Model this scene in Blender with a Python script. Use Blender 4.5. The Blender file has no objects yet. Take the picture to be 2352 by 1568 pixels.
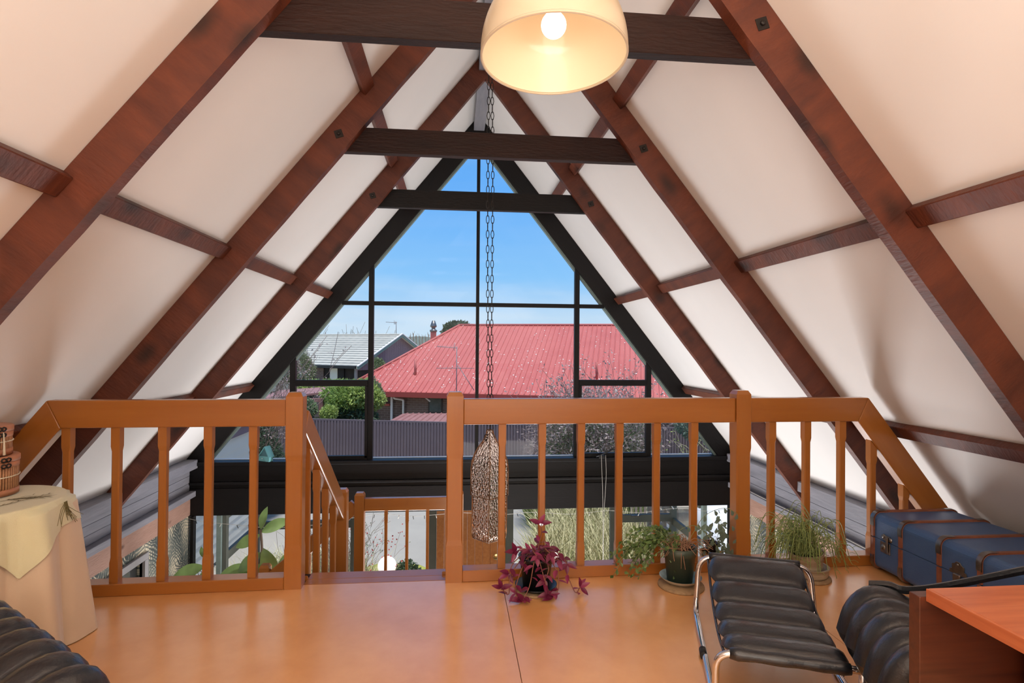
import bpy, bmesh, math, random
import numpy as np
from mathutils import Vector, Matrix, noise
R = math.radians
SC = bpy.context.scene
COL = SC.collection
random.seed(7)

# ------------------------------------------------------------------ camera
yaw, pitch, roll, FPX = -0.0982156, 0.0090520, 0.0074600, 1314.63
fw = Vector((-math.sin(yaw)*math.cos(pitch), math.cos(yaw)*math.cos(pitch), math.sin(pitch)))
rt0 = Vector((math.cos(yaw), math.sin(yaw), 0)); up0 = rt0.cross(fw)
rt = rt0*math.cos(roll) + up0*math.sin(roll); upv = up0*math.cos(roll) - rt0*math.sin(roll)
cam = bpy.data.cameras.new('camera'); cam_o = bpy.data.objects.new('camera', cam); COL.objects.link(cam_o)
cam_o.matrix_world = Matrix(((rt.x, upv.x, -fw.x, 0), (rt.y, upv.y, -fw.y, 0), (rt.z, upv.z, -fw.z, 1.28), (0, 0, 0, 1)))
cam.sensor_width = 36; cam.lens = FPX/2352*36; cam.clip_start = .05; cam.clip_end = 2000
SC.camera = cam_o

# ------------------------------------------------------------------ world, sun, lights, exposure
w = bpy.data.worlds.new('world'); SC.world = w; w.use_nodes = True
nt = w.node_tree; nt.nodes.clear()
N = nt.nodes.new; K = nt.links.new
out = N('ShaderNodeOutputWorld'); bg = N('ShaderNodeBackground'); K(bg.outputs[0], out.inputs[0])
tc = N('ShaderNodeTexCoord'); sep = N('ShaderNodeSeparateXYZ'); K(tc.outputs['Generated'], sep.inputs[0])
rp = N('ShaderNodeValToRGB'); K(sep.outputs[2], rp.inputs[0])
cr = rp.color_ramp; cr.elements[0].position = 0.0; cr.elements[0].color = (.60, .76, .90, 1)
cr.elements[1].position = 1.0; cr.elements[1].color = (.17, .35, .70, 1)
for p_, c_ in ((.05, (.50, .71, .93, 1)), (.12, (.27, .58, .97, 1)), (.26, (.13, .43, .96, 1)), (.5, (.15, .38, .83, 1))):
    e = cr.elements.new(p_); e.color = c_
mp = N('ShaderNodeMapping'); mp.inputs['Scale'].default_value = (1.6, 1.6, 11); K(tc.outputs['Generated'], mp.inputs[0])
nz = N('ShaderNodeTexNoise'); nz.inputs['Scale'].default_value = 2.4; nz.inputs['Detail'].default_value = 5; K(mp.outputs[0], nz.inputs[0])
cr2 = N('ShaderNodeValToRGB'); K(nz.outputs[0], cr2.inputs[0])
cr2.color_ramp.elements[0].position = .42; cr2.color_ramp.elements[0].color = (0, 0, 0, 1)
cr2.color_ramp.elements[1].position = .72; cr2.color_ramp.elements[1].color = (.55, .55, .55, 1)
fade = N('ShaderNodeMapRange'); K(sep.outputs[2], fade.inputs[0]); fade.inputs[1].default_value = .03; fade.inputs[2].default_value = .15
fade.inputs[3].default_value = 1.0; fade.inputs[4].default_value = .10
mul = N('ShaderNodeMath'); mul.operation = 'MULTIPLY'; K(cr2.outputs[0], mul.inputs[0]); K(fade.outputs[0], mul.inputs[1])
mx = N('ShaderNodeMix'); mx.data_type = 'RGBA'; K(mul.outputs[0], mx.inputs[0]); K(rp.outputs[0], mx.inputs[6]); mx.inputs[7].default_value = (.78, .85, .92, 1)
K(mx.outputs[2], bg.inputs[0]); bg.inputs[1].default_value = 1.0

def light(name, typ, loc, energy, color, size=None, rot=None, sizey=None):
    d = bpy.data.lights.new(name, typ); d.energy = energy; d.color = color
    o = bpy.data.objects.new(name, d); COL.objects.link(o); o.location = loc
    if rot: o.rotation_euler = rot
    if typ == 'AREA':
        d.size = size
        if sizey: d.shape = 'RECTANGLE'; d.size_y = sizey
    elif typ == 'SUN': d.angle = size
    elif size: d.shadow_soft_size = size
    return o
# sun high behind the house and to its left
light('sun', 'SUN', (0, 0, 20), 4.2, (1, .97, .93), R(9), (R(11), R(5), 0))
# unseen area light added behind the camera to brighten faces turned towards it
light('rear_fill', 'AREA', (.25, -2.5, 1.55), 62, (1, .95, .89), 4.2, (R(90), 0, 0), 2.4)
# unseen warm area light added above the camera to tint the upper ceiling
light('warm_fill_up', 'AREA', (.25, .1, 2.45), 28, (1, .74, .52), 1.3, (R(180), 0, 0), 2.0)
light('wide_fill_up', 'AREA', (.25, -1.35, 1.25), 165, (1, .925, .83), 3.4, (R(180), 0, 0), 2.0)  # unseen wide area light added behind the camera, bounced off the ceiling
# unseen area light added below the loft to brighten the ceiling and railings
light('downstairs_fill_up', 'AREA', (.25, 5.7, -2.1), 215, (.98, .98, 1), 4.0, (R(-145), 0, 0), 1.3)
light('downstairs_fill', 'AREA', (.3, 2.7, -.75), 60, (1, .93, .84), 2.2, (R(52), 0, 0), 1.0)  # second unseen light added down here, aimed at the timber door
SC.view_settings.view_transform = 'Standard'; SC.view_settings.look = 'None'
SC.view_settings.exposure = 0.06; SC.view_settings.gamma = 1.0; SC.view_settings.use_curve_mapping = False

# ------------------------------------------------------------------ node helpers
def mat(name, color, rough=.6, metal=0, bump=0, bscale=40, var=0, vscale=3, color2=None, stretch=(1, 1, 1),
        spec=.5, coat=0, coatr=.15, coatior=1.5, trans=0, emit=None, estr=0, sub=0, detail=5, rand=0, ior=1.45, rvar=0, sheen=0):
    m = bpy.data.materials.new(name); m.use_nodes = True
    t = m.node_tree; b = t.nodes['Principled BSDF']
    b.inputs['Base Color'].default_value = (*color, 1); b.inputs['Roughness'].default_value = rough
    b.inputs['Metallic'].default_value = metal; b.inputs['Specular IOR Level'].default_value = spec
    b.inputs['Coat Weight'].default_value = coat; b.inputs['Coat Roughness'].default_value = coatr; b.inputs['Coat IOR'].default_value = coatior
    b.inputs['Transmission Weight'].default_value = trans; b.inputs['IOR'].default_value = ior
    if sheen: b.inputs['Sheen Weight'].default_value = sheen
    if emit: b.inputs['Emission Color'].default_value = (*emit, 1); b.inputs['Emission Strength'].default_value = estr
    if sub: b.inputs['Subsurface Weight'].default_value = sub; b.inputs['Subsurface Scale'].default_value = .02
    if bump or var or color2:
        n = t.nodes.new; k = t.links.new
        c = n('ShaderNodeTexCoord'); mpp = n('ShaderNodeMapping'); mpp.inputs['Scale'].default_value = stretch
        src = c.outputs['Object']
        if rand:
            oi = n('ShaderNodeObjectInfo'); va = n('ShaderNodeVectorMath'); va.operation = 'SCALE'
            cb = n('ShaderNodeCombineXYZ')
            for i in range(3): k(oi.outputs['Random'], cb.inputs[i])
            k(cb.outputs[0], va.inputs[0]); va.inputs['Scale'].default_value = 17
            ad = n('ShaderNodeVectorMath'); k(src, ad.inputs[0]); k(va.outputs[0], ad.inputs[1]); src = ad.outputs[0]
        k(src, mpp.inputs[0])
        if var or color2:
            z = n('ShaderNodeTexNoise'); z.inputs['Scale'].default_value = vscale; z.inputs['Detail'].default_value = detail
            z.inputs['Roughness'].default_value = .6
            k(mpp.outputs[0], z.inputs[0])
            rmp = n('ShaderNodeMapRange'); k(z.outputs[0], rmp.inputs[0]); rmp.inputs[1].default_value = .3; rmp.inputs[2].default_value = .7
            mm = n('ShaderNodeMix'); mm.data_type = 'RGBA'; k(rmp.outputs[0], mm.inputs[0])
            c2 = color2 or tuple(x*(1-var) for x in color)
            mm.inputs[6].default_value = (*color, 1); mm.inputs[7].default_value = (*c2, 1)
            k(mm.outputs[2], b.inputs['Base Color'])
            if rvar:
                rr = n('ShaderNodeMapRange'); k(z.outputs[0], rr.inputs[0]); rr.inputs[1].default_value = .3; rr.inputs[2].default_value = .7
                rr.inputs[3].default_value = rough-rvar; rr.inputs[4].default_value = rough+rvar; k(rr.outputs[0], b.inputs['Roughness'])
        if bump:
            z2 = n('ShaderNodeTexNoise'); z2.inputs['Scale'].default_value = bscale; z2.inputs['Detail'].default_value = 4
            k(mpp.outputs[0], z2.inputs[0])
            bp = n('ShaderNodeBump'); bp.inputs['Strength'].default_value = bump; bp.inputs['Distance'].default_value = .01
            k(z2.outputs[0], bp.inputs['Height']); k(bp.outputs[0], b.inputs['Normal'])
    return m

def knots(m, scale=2.3, dark=(.02, .008, .005), size=.09):
    """dark knots on timber whose grain runs along local x"""
    t = m.node_tree; b = t.nodes['Principled BSDF']; n = t.nodes.new; k = t.links.new
    prev = b.inputs['Base Color'].links[0].from_socket
    c = n('ShaderNodeTexCoord'); mpp = n('ShaderNodeMapping'); mpp.inputs['Scale'].default_value = (.6, 1.1, 1.1)
    oi = n('ShaderNodeObjectInfo'); cb = n('ShaderNodeCombineXYZ'); k(oi.outputs['Random'], cb.inputs[0]); k(oi.outputs['Random'], cb.inputs[2])
    va = n('ShaderNodeVectorMath'); va.operation = 'SCALE'; va.inputs['Scale'].default_value = 9; k(cb.outputs[0], va.inputs[0])
    ad = n('ShaderNodeVectorMath'); k(c.outputs['Object'], ad.inputs[0]); k(va.outputs[0], ad.inputs[1]); k(ad.outputs[0], mpp.inputs[0])
    v = n('ShaderNodeTexVoronoi'); v.inputs['Scale'].default_value = scale*2; k(mpp.outputs[0], v.inputs[0])
    rr = n('ShaderNodeMapRange'); k(v.outputs['Distance'], rr.inputs[0]); rr.inputs[1].default_value = size*.5; rr.inputs[2].default_value = size*2
    rr.inputs[3].default_value = .85; rr.inputs[4].default_value = 0
    mm = n('ShaderNodeMix'); mm.data_type = 'RGBA'; k(rr.outputs[0], mm.inputs[0]); k(prev, mm.inputs[6]); mm.inputs[7].default_value = (*dark, 1)
    k(mm.outputs[2], b.inputs['Base Color'])
    return m

def glass_mat(name, tint=(1, 1, 1), amt=1.0, dirt=0):
    m = bpy.data.materials.new(name); m.use_nodes = True; t = m.node_tree; t.nodes.clear(); n = t.nodes.new; k = t.links.new
    o = n('ShaderNodeOutputMaterial'); tr = n('ShaderNodeBsdfTransparent'); tr.inputs[0].default_value = (*tint, 1)
    g = n('ShaderNodeBsdfGlossy'); g.inputs['Roughness'].default_value = .02; g.inputs[0].default_value = (1, 1, 1, 1)
    f = n('ShaderNodeFresnel'); f.inputs[0].default_value = 1.45; mlt = n('ShaderNodeMath'); mlt.operation = 'MULTIPLY'; mlt.inputs[1].default_value = amt
    k(f.outputs[0], mlt.inputs[0]); mxs = n('ShaderNodeMixShader'); k(mlt.outputs[0], mxs.inputs[0]); k(tr.outputs[0], mxs.inputs[1]); k(g.outputs[0], mxs.inputs[2])
    k(mxs.outputs[0], o.inputs[0])
    return m

def hammered(name, tint, bscale):
    m = bpy.data.materials.new(name); m.use_nodes = True; t = m.node_tree; t.nodes.clear(); n = t.nodes.new; k = t.links.new
    o = n('ShaderNodeOutputMaterial'); tr = n('ShaderNodeBsdfTransparent')
    g = n('ShaderNodeBsdfGlossy'); g.inputs['Roughness'].default_value = .03; g.inputs[0].default_value = (1, .84, .74, 1)
    c = n('ShaderNodeTexCoord'); v = n('ShaderNodeTexVoronoi'); v.inputs['Scale'].default_value = bscale; k(c.outputs['Object'], v.inputs[0])
    bp = n('ShaderNodeBump'); bp.inputs['Strength'].default_value = 1; bp.inputs['Distance'].default_value = .006; k(v.outputs['Distance'], bp.inputs['Height']); k(bp.outputs[0], g.inputs['Normal'])
    rr = n('ShaderNodeValToRGB'); k(v.outputs['Distance'], rr.inputs[0]); rr.color_ramp.elements[0].position = .25; rr.color_ramp.elements[0].color = (*tint, 1)
    rr.color_ramp.elements[1].position = .6; rr.color_ramp.elements[1].color = tuple(x*.42 for x in tint)+(1,)
    k(rr.outputs[0], tr.inputs[0])
    f = n('ShaderNodeFresnel'); f.inputs[0].default_value = 1.38; k(bp.outputs[0], f.inputs['Normal'])
    ad = n('ShaderNodeMath'); ad.inputs[1].default_value = .07; k(f.outputs[0], ad.inputs[0])
    mxs = n('ShaderNodeMixShader'); k(ad.outputs[0], mxs.inputs[0]); k(tr.outputs[0], mxs.inputs[1]); k(g.outputs[0], mxs.inputs[2]); k(mxs.outputs[0], o.inputs[0])
    return m

def two_side(name, c1, c2, rough=.45, var=.25, trans=.25):
    """leaf: one colour above, another beneath, some light passes through"""
    m = bpy.data.materials.new(name); m.use_nodes = True; t = m.node_tree; b = t.nodes['Principled BSDF']; n = t.nodes.new; k = t.links.new
    ge = n('ShaderNodeNewGeometry'); mm = n('ShaderNodeMix'); mm.data_type = 'RGBA'; k(ge.outputs['Backfacing'], mm.inputs[0])
    mm.inputs[6].default_value = (*c1, 1); mm.inputs[7].default_value = (*c2, 1)
    c = n('ShaderNodeTexCoord'); z = n('ShaderNodeTexNoise'); z.inputs['Scale'].default_value = 9; k(c.outputs['Object'], z.inputs[0])
    hs = n('ShaderNodeHueSaturation'); k(mm.outputs[2], hs.inputs['Color']); rr = n('ShaderNodeMapRange'); k(z.outputs[0], rr.inputs[0])
    rr.inputs[1].default_value = .3; rr.inputs[2].default_value = .7; rr.inputs[3].default_value = 1-var; rr.inputs[4].default_value = 1+var; k(rr.outputs[0], hs.inputs['Value'])
    k(hs.outputs[0], b.inputs['Base Color']); b.inputs['Roughness'].default_value = rough
    tl = n('ShaderNodeBsdfTranslucent'); k(hs.outputs[0], tl.inputs[0]); ms = n('ShaderNodeMixShader'); ms.inputs[0].default_value = trans
    k(b.outputs[0], ms.inputs[1]); k(tl.outputs[0], ms.inputs[2]); k(ms.outputs[0], t.nodes['Material Output'].inputs[0])
    return m

G = (60, 1, 1)  # unused stretch marker
M = {}
M['lining'] = mat('white_lining', (.80, .765, .735), .7, bump=.08, bscale=6, var=.07, vscale=1.1, stretch=(1, 1, .35), detail=3)
M['rafter'] = knots(mat('red_brown_stained_timber', (.150, .038, .016), .5, bump=.35, bscale=34, vscale=4.5, color2=(.070, .018, .010), stretch=(2.0, .55, .55), rand=1), size=.15)
M['tie'] = mat('dark_stained_timber', (.024, .008, .005), .5, spec=.25, bump=.4, bscale=50, vscale=6, color2=(.013, .005, .004), stretch=(.35, 1.6, 1.6), rand=1)
M['black'] = mat('black_stained_timber', (.0065, .0050, .0050), .5, spec=.3, bump=.2, bscale=60, stretch=(.3, 1, 1), var=.3, vscale=8)
M['blackm'] = mat('black_metal', (.012, .012, .012), .45)
M['rimu'] = mat('orange_varnished_timber', (.37, .130, .022), .38, bump=.02, bscale=30, vscale=5, color2=(.31, .098, .013), stretch=(.18, 2.2, 2.2), rand=1, coat=.55, coatr=.16, coatior=1.5)
M['rimu_v'] = mat('orange_varnished_post', (.37, .130, .022), .38, bump=.02, bscale=30, vscale=5, color2=(.33, .108, .015), stretch=(2.2, 2.2, .18), rand=1, coat=.55, coatr=.16, coatior=1.5)
M['floor'] = mat('varnished_hardboard', (.82, .42, .165), .34, bump=.06, bscale=9, vscale=2.4, color2=(.68, .31, .10), stretch=(1, 1, 1), coat=1, coatr=.24, coatior=1.75, rvar=.05)
M['greybd'] = mat('grey_weathered_board', (.26, .25, .275), .6, bump=.3, bscale=40, vscale=7, color2=(.17, .165, .185), stretch=(.25, 2, 2), rand=1)
M['pinkbd'] = knots(mat('rough_sawn_pink_timber', (.40, .235, .175), .7, bump=.5, bscale=60, vscale=6, color2=(.29, .16, .115), stretch=(.3, 1.5, 1.5), rand=1), size=.07, dark=(.09, .035, .02))
M['green_frame'] = mat('grey_green_frame', (.115, .125, .105), .5, var=.2, vscale=5)
M['outer_frame'] = mat('pale_green_outer_frame', (.22, .29, .27), .6, var=.2, vscale=9)
M['glass'] = glass_mat('window_glass', (.97, .98, .98), .13)
M['leather'] = mat('black_leather', (.009, .011, .015), .36, bump=.18, bscale=110, var=.2, vscale=12, spec=.6, coat=.6, coatr=.22)
M['chrome'] = mat('chrome', (.75, .75, .76), .08, 1)
M['steel'] = mat('worn_steel', (.28, .26, .24), .35, 1, var=.4, vscale=30)
M['trunk'] = mat('blue_vinyl', (.045, .095, .215), .38, bump=.12, bscale=160, color2=(.055, .115, .25), vscale=5)
M['trunkhoop'] = mat('brown_fibre_hoop', (.27, .095, .045), .5, color2=(.19, .06, .03), vscale=20, var=.2)
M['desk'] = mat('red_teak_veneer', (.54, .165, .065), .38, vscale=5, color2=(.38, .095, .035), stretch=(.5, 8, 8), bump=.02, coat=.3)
M['desk_shaded'] = mat('shaded_teak_veneer', (.10, .026, .011), .4, vscale=5, color2=(.05, .012, .006), stretch=(.5, 8, 8), coat=.3)  # desk veneer darkened, with the shade under the desk put into its colour
M['cloth'] = mat('cream_cloth', (.66, .50, .35), .85, bump=.1, bscale=300, var=.06, vscale=4, sheen=.3)
M['overcloth'] = mat('pale_yellow_cloth', (.70, .67, .48), .8, bump=.2, bscale=250, color2=(.66, .60, .36), vscale=3, sheen=.3)
M['print'] = mat('sprig_print', (.16, .13, .05), .85)
M['bamboo'] = mat('bamboo_stick', (.50, .26, .13), .55, var=.5, vscale=60, color2=(.30, .13, .06))
M['copper'] = mat('tan_bentwood_band', (.55, .235, .125), .45, var=.25, vscale=12)
M['iron'] = mat('dark_iron', (.03, .025, .022), .45, .6)
M['rope'] = mat('pale_cord', (.75, .66, .5), .8)
M['blackpot'] = mat('black_plastic_pot', (.010, .010, .011), .35)
M['greenpot'] = mat('dark_green_plastic_pot', (.050, .068, .048), .4)
M['soil'] = mat('soil', (.018, .012, .009), .95, bump=1, bscale=120)
M['cork'] = mat('cork_mat', (.42, .28, .15), .9, bump=.5, bscale=120, color2=(.30, .19, .10), vscale=30)
M['bowl'] = mat('cream_glazed_bowl', (.62, .52, .40), .25, var=.25, vscale=8, coat=.4)
M['bowlin'] = mat('teal_bowl_inside', (.22, .34, .34), .3, color2=(.05, .11, .12), vscale=18)
M['tanpot'] = mat('tan_ceramic', (.50, .42, .30), .5, color2=(.20, .12, .07), vscale=5, stretch=(1, 1, 6))
M['wicker'] = mat('wicker', (.42, .25, .11), .7, bump=1, bscale=90, color2=(.25, .13, .06), vscale=40)
M['shade'] = mat('cream_shade_outside', (.52, .42, .29), .30, coat=.3)
M['shadein'] = mat('cream_shade_inside', (.80, .68, .50), .35, coat=.35, coatr=.05)
M['bulb'] = mat('lit_bulb', (1, 1, 1), .4, emit=(1, .90, .72), estr=4)
M['globe'] = mat('lit_globe', (1, .95, .9), .4, emit=(1, .84, .74), estr=.85)
M['amber'] = hammered('hammered_amber_glass', (.88, .68, .54), 62)
M['bronze'] = mat('bronze_strip', (.22, .12, .07), .35, .8)
M['wire'] = mat('pale_wire', (.55, .53, .48), .6)
M['teal'] = mat('teal_paint', (.16, .42, .45), .5)
M['teald'] = mat('dark_teal_paint', (.07, .17, .20), .5)
M['brass'] = mat('brass', (.75, .52, .22), .25, 1)
M['door'] = mat('orange_boarded_door', (.55, .215, .060), .45, vscale=5, color2=(.42, .14, .035), stretch=(5, 5, .3), rand=1)
M['curtain'] = mat('pale_curtain', (.60, .58, .56), .85)
M['dark'] = mat('near_black', (.012, .010, .009), .8)
M['greytrim'] = mat('grey_trim', (.30, .28, .28), .55, var=.2, vscale=6)
M['lowfloor'] = mat('brown_carpet', (.22, .15, .10), .9, var=.2, vscale=6)
M['wallpaint'] = mat('cream_wall', (.62, .56, .48), .8, var=.08, vscale=2)
M['trad'] = two_side('purple_leaf', (.13, .018, .040), (.19, .016, .058), .38, .3, .3)
M['trad2'] = two_side('striped_green_purple_leaf', (.30, .26, .14), (.33, .05, .12), .35, .3, .3)
M['trad3'] = two_side('silver_leaf', (.55, .55, .55), (.30, .03, .10), .3, .2, .2)
M['stemred'] = mat('red_brown_stem', (.22, .075, .05), .6)
M['stemgrn'] = mat('green_stem', (.20, .24, .08), .6)
M['jade'] = two_side('small_green_leaf', (.075, .150, .035), (.14, .22, .07), .35, .35, .3)
M['rhip'] = mat('pale_green_stem', (.30, .36, .12), .55, color2=(.18, .26, .08), vscale=15)
M['dry'] = mat('dry_brown_twig', (.26, .12, .07), .8, color2=(.38, .22, .13), vscale=20)
M['rubber'] = two_side('broad_green_leaf', (.085, .19, .045), (.20, .30, .10), .28, .25, .25)
M['dkleaf'] = two_side('grey_green_leaf', (.07, .11, .08), (.13, .18, .13), .5, .3, .2)
# outside
M['redroof'] = mat('red_roofing', (.55, .150, .128), .5, color2=(.48, .118, .102), vscale=.8, spec=.35)
M['redfascia'] = mat('red_fascia', (.38, .060, .045), .5)
M['lichen'] = mat('white_lichen', (.75, .72, .66), .9)
M['brownroof'] = mat('faded_brown_roofing', (.36, .17, .15), .55, color2=(.28, .12, .10), vscale=2)
M['tile'] = mat('grey_roof_tile', (.56, .525, .45), .8, var=.15, vscale=.7)
M['purplebd'] = mat('mauve_boarding', (.22, .155, .185), .7, var=.15, vscale=2)
M['greenbarge'] = mat('green_barge', (.13, .23, .20), .6)
M['whitetrim'] = mat('white_trim', (.80, .80, .80), .5)
M['fence'] = mat('brown_fence', (.175, .130, .140), .7, color2=(.14, .105, .118), vscale=1.3)
M['cream'] = mat('cream_weatherboard', (.72, .69, .60), .6, var=.05, vscale=2)
M['bark'] = mat('grey_brown_bark', (.17, .13, .10), .9)
M['twig'] = mat('pale_twig', (.36, .29, .21), .85, color2=(.26, .20, .15), vscale=5)
M['redtwig'] = mat('grey_pink_twig', (.30, .20, .17), .85, color2=(.20, .15, .11), vscale=5)
M['redflow'] = mat('red_flower', (.55, .10, .09), .7)
M['lf_bright'] = two_side('bright_green_foliage', (.27, .37, .08), (.32, .42, .12), .55, .35, .3)
M['lf_yel'] = two_side('yellow_green_foliage', (.36, .44, .11), (.38, .46, .14), .55, .3, .3)
M['lf_mid'] = two_side('mid_green_foliage', (.20, .27, .13), (.24, .31, .15), .55, .4, .25)
M['lf_dark'] = two_side('dark_green_foliage', (.06, .10, .05), (.09, .13, .07), .6, .4, .2)
M['lf_purp'] = two_side('dusky_purple_foliage', (.36, .27, .25), (.42, .33, .30), .6, .35, .2)
M['lf_olive'] = two_side('olive_foliage', (.20, .22, .11), (.24, .26, .14), .6, .35, .25)
M['grassdry'] = mat('dry_grass_blade', (.76, .66, .40), .8, color2=(.34, .32, .14), vscale=14)
M['grassgrn'] = mat('green_grass_blade', (.40, .46, .14), .8, color2=(.12, .17, .04), vscale=14)
M['lawn'] = mat('lawn', (.40, .38, .08), .95, bump=1, bscale=60, color2=(.22, .26, .05), vscale=8)
M['asphalt'] = mat('grey_driveway', (.40, .365, .315), .9, bump=.3, bscale=60, color2=(.34, .31, .27), vscale=.9)
M['ground'] = mat('dry_ground', (.50, .46, .37), .95, bump=.6, bscale=8, color2=(.33, .31, .20), vscale=.6)
M['paver'] = mat('grey_paver', (.50, .48, .44), .85, var=.15, vscale=6, rand=1)
M['tarp'] = mat('white_tarpaulin', (.78, .80, .84), .55, bump=.6, bscale=5, var=.06, vscale=3)
M['oldtimber'] = mat('weathered_timber', (.40, .33, .26), .8, color2=(.27, .21, .165), vscale=5, stretch=(2, 2, .3))
M['paleold'] = mat('pale_weathered_timber', (.56, .47, .36), .8, color2=(.45, .37, .28), vscale=5)
M['hill'] = mat('wooded_hill', (.16, .18, .14), 1, bump=1, bscale=1.2, color2=(.10, .12, .10), vscale=.35)

def brick_mat():
    m = bpy.data.materials.new('brown_brick'); m.use_nodes = True; t = m.node_tree; b = t.nodes['Principled BSDF']; n = t.nodes.new; k = t.links.new
    c = n('ShaderNodeTexCoord'); br = n('ShaderNodeTexBrick'); mpp = n('ShaderNodeMapping'); mpp.inputs['Rotation'].default_value = (R(90), 0, 0)
    k(c.outputs['Object'], mpp.inputs[0]); k(mpp.outputs[0], br.inputs[0])
    br.inputs['Scale'].default_value = 1; br.inputs['Brick Width'].default_value = .24; br.inputs['Row Height'].default_value = .085; br.inputs['Mortar Size'].default_value = .008
    br.inputs['Color1'].default_value = (.15, .095, .075, 1); br.inputs['Color2'].default_value = (.10, .062, .055, 1); br.inputs['Mortar'].default_value = (.20, .17, .15, 1)
    k(br.outputs[0], b.inputs['Base Color']); b.inputs['Roughness'].default_value = .85
    return m
M['brick'] = brick_mat()

def paper_mat():
    """wallpaper printed with grey-green palm fronds on cream; object space: x = along the wall, z = up"""
    m = bpy.data.materials.new('palm_wallpaper'); m.use_nodes = True; t = m.node_tree; b = t.nodes['Principled BSDF']; n = t.nodes.new; k = t.links.new
    c = n('ShaderNodeTexCoord'); sp = n('ShaderNodeSeparateXYZ'); k(c.outputs['Object'], sp.inputs[0])
    def frond_layer(sc, ang, off, ph):
        mp1 = n('ShaderNodeMapping'); mp1.inputs['Rotation'].default_value = (0, R(ang), 0); mp1.inputs['Location'].default_value = off
        cb = n('ShaderNodeCombineXYZ'); k(sp.outputs[1], cb.inputs[0]); k(sp.outputs[2], cb.inputs[2]); k(cb.outputs[0], mp1.inputs[0])
        nzz = n('ShaderNodeTexNoise'); nzz.inputs['Scale'].default_value = 3; k(mp1.outputs[0], nzz.inputs[0])
        ad = n('ShaderNodeVectorMath'); ad.operation = 'MULTIPLY_ADD'; k(nzz.outputs['Color'], ad.inputs[0]); ad.inputs[1].default_value = (.25, .25, .25); k(mp1.outputs[0], ad.inputs[2])
        s2 = n('ShaderNodeSeparateXYZ'); k(ad.outputs[0], s2.inputs[0])
        # frond cell across x: distance from nearest rib
        fr = n('ShaderNodeMath'); fr.operation = 'PINGPONG'; k(s2.outputs[0], fr.inputs[0]); fr.inputs[1].default_value = sc*1.6
        # slanting leaflets: frac((z + |x|*1.6)*f)
        mu = n('ShaderNodeMath'); mu.operation = 'MULTIPLY_ADD'; k(fr.outputs[0], mu.inputs[0]); mu.inputs[1].default_value = -1.7; k(s2.outputs[2], mu.inputs[2])
        mo = n('ShaderNodeMath'); mo.operation = 'PINGPONG'; k(mu.outputs[0], mo.inputs[0]); mo.inputs[1].default_value = .030
        tp = n('ShaderNodeMath'); tp.operation = 'MULTIPLY_ADD'; k(fr.outputs[0], tp.inputs[0]); tp.inputs[1].default_value = .13; k(mo.outputs[0], tp.inputs[2])
        st = n('ShaderNodeMapRange'); k(tp.outputs[0], st.inputs[0]); st.inputs[1].default_value = .020; st.inputs[2].default_value = .030; st.inputs[3].default_value = 1; st.inputs[4].default_value = 0
        return st.outputs[0]
    a = frond_layer(.13, 18, (0, 0, 0), 0); d = frond_layer(.11, -28, (.07, 0, .3), 0); f = frond_layer(.10, 62, (.3, 0, .1), 0)
    m1 = n('ShaderNodeMix'); m1.data_type = 'RGBA'; k(f, m1.inputs[0]); m1.inputs[6].default_value = (.58, .49, .34, 1); m1.inputs[7].default_value = (.24, .23, .18, 1)
    m2 = n('ShaderNodeMix'); m2.data_type = 'RGBA'; k(d, m2.inputs[0]); k(m1.outputs[2], m2.inputs[6]); m2.inputs[7].default_value = (.12, .13, .11, 1)
    m3 = n('ShaderNodeMix'); m3.data_type = 'RGBA'; k(a, m3.inputs[0]); k(m2.outputs[2], m3.inputs[6]); m3.inputs[7].default_value = (.05, .06, .055, 1)
    k(m3.outputs[2], b.inputs['Base Color']); b.inputs['Roughness'].default_value = .7
    return m
M['paper'] = paper_mat()

# ------------------------------------------------------------------ object helpers
WM = {}
def wm(o): return WM[o.name]
def tag(o, label=None, cat=None, group=None, kind=None):
    if label: o['label'] = label
    if cat: o['category'] = cat
    if group: o['group'] = group
    if kind: o['kind'] = kind
    return o
def thing(name, loc, label=None, cat=None, rz=0, group=None, kind=None):
    o = bpy.data.objects.new(name, None); COL.objects.link(o); o.empty_display_size = .1
    mw = Matrix.Translation(loc) @ Matrix.Rotation(rz, 4, 'Z'); o.matrix_basis = mw; WM[o.name] = mw
    return tag(o, label, cat, group, kind)
def link(name, me, parent=None, mw=None):
    mw = mw if mw is not None else Matrix.Identity(4)
    o = bpy.data.objects.new(name, me); COL.objects.link(o); WM[o.name] = mw.copy()
    if parent is not None:
        o.parent = parent; o.matrix_basis = wm(parent).inverted() @ mw
    else: o.matrix_basis = mw
    return o
def copy_tree(o, parent=None, mw=None, label=None):
    """copy a thing and its parts; mw = new world matrix for the root"""
    c = o.copy(); COL.objects.link(c)
    if parent is not None: c.parent = parent
    if mw is not None: c.matrix_basis = mw; WM[c.name] = mw.copy()
    else: WM[c.name] = wm(parent) @ c.matrix_basis
    if label: c['label'] = label
    for ch in [x for x in bpy.data.objects if x.parent == o]: copy_tree(ch, c)
    return c

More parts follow.
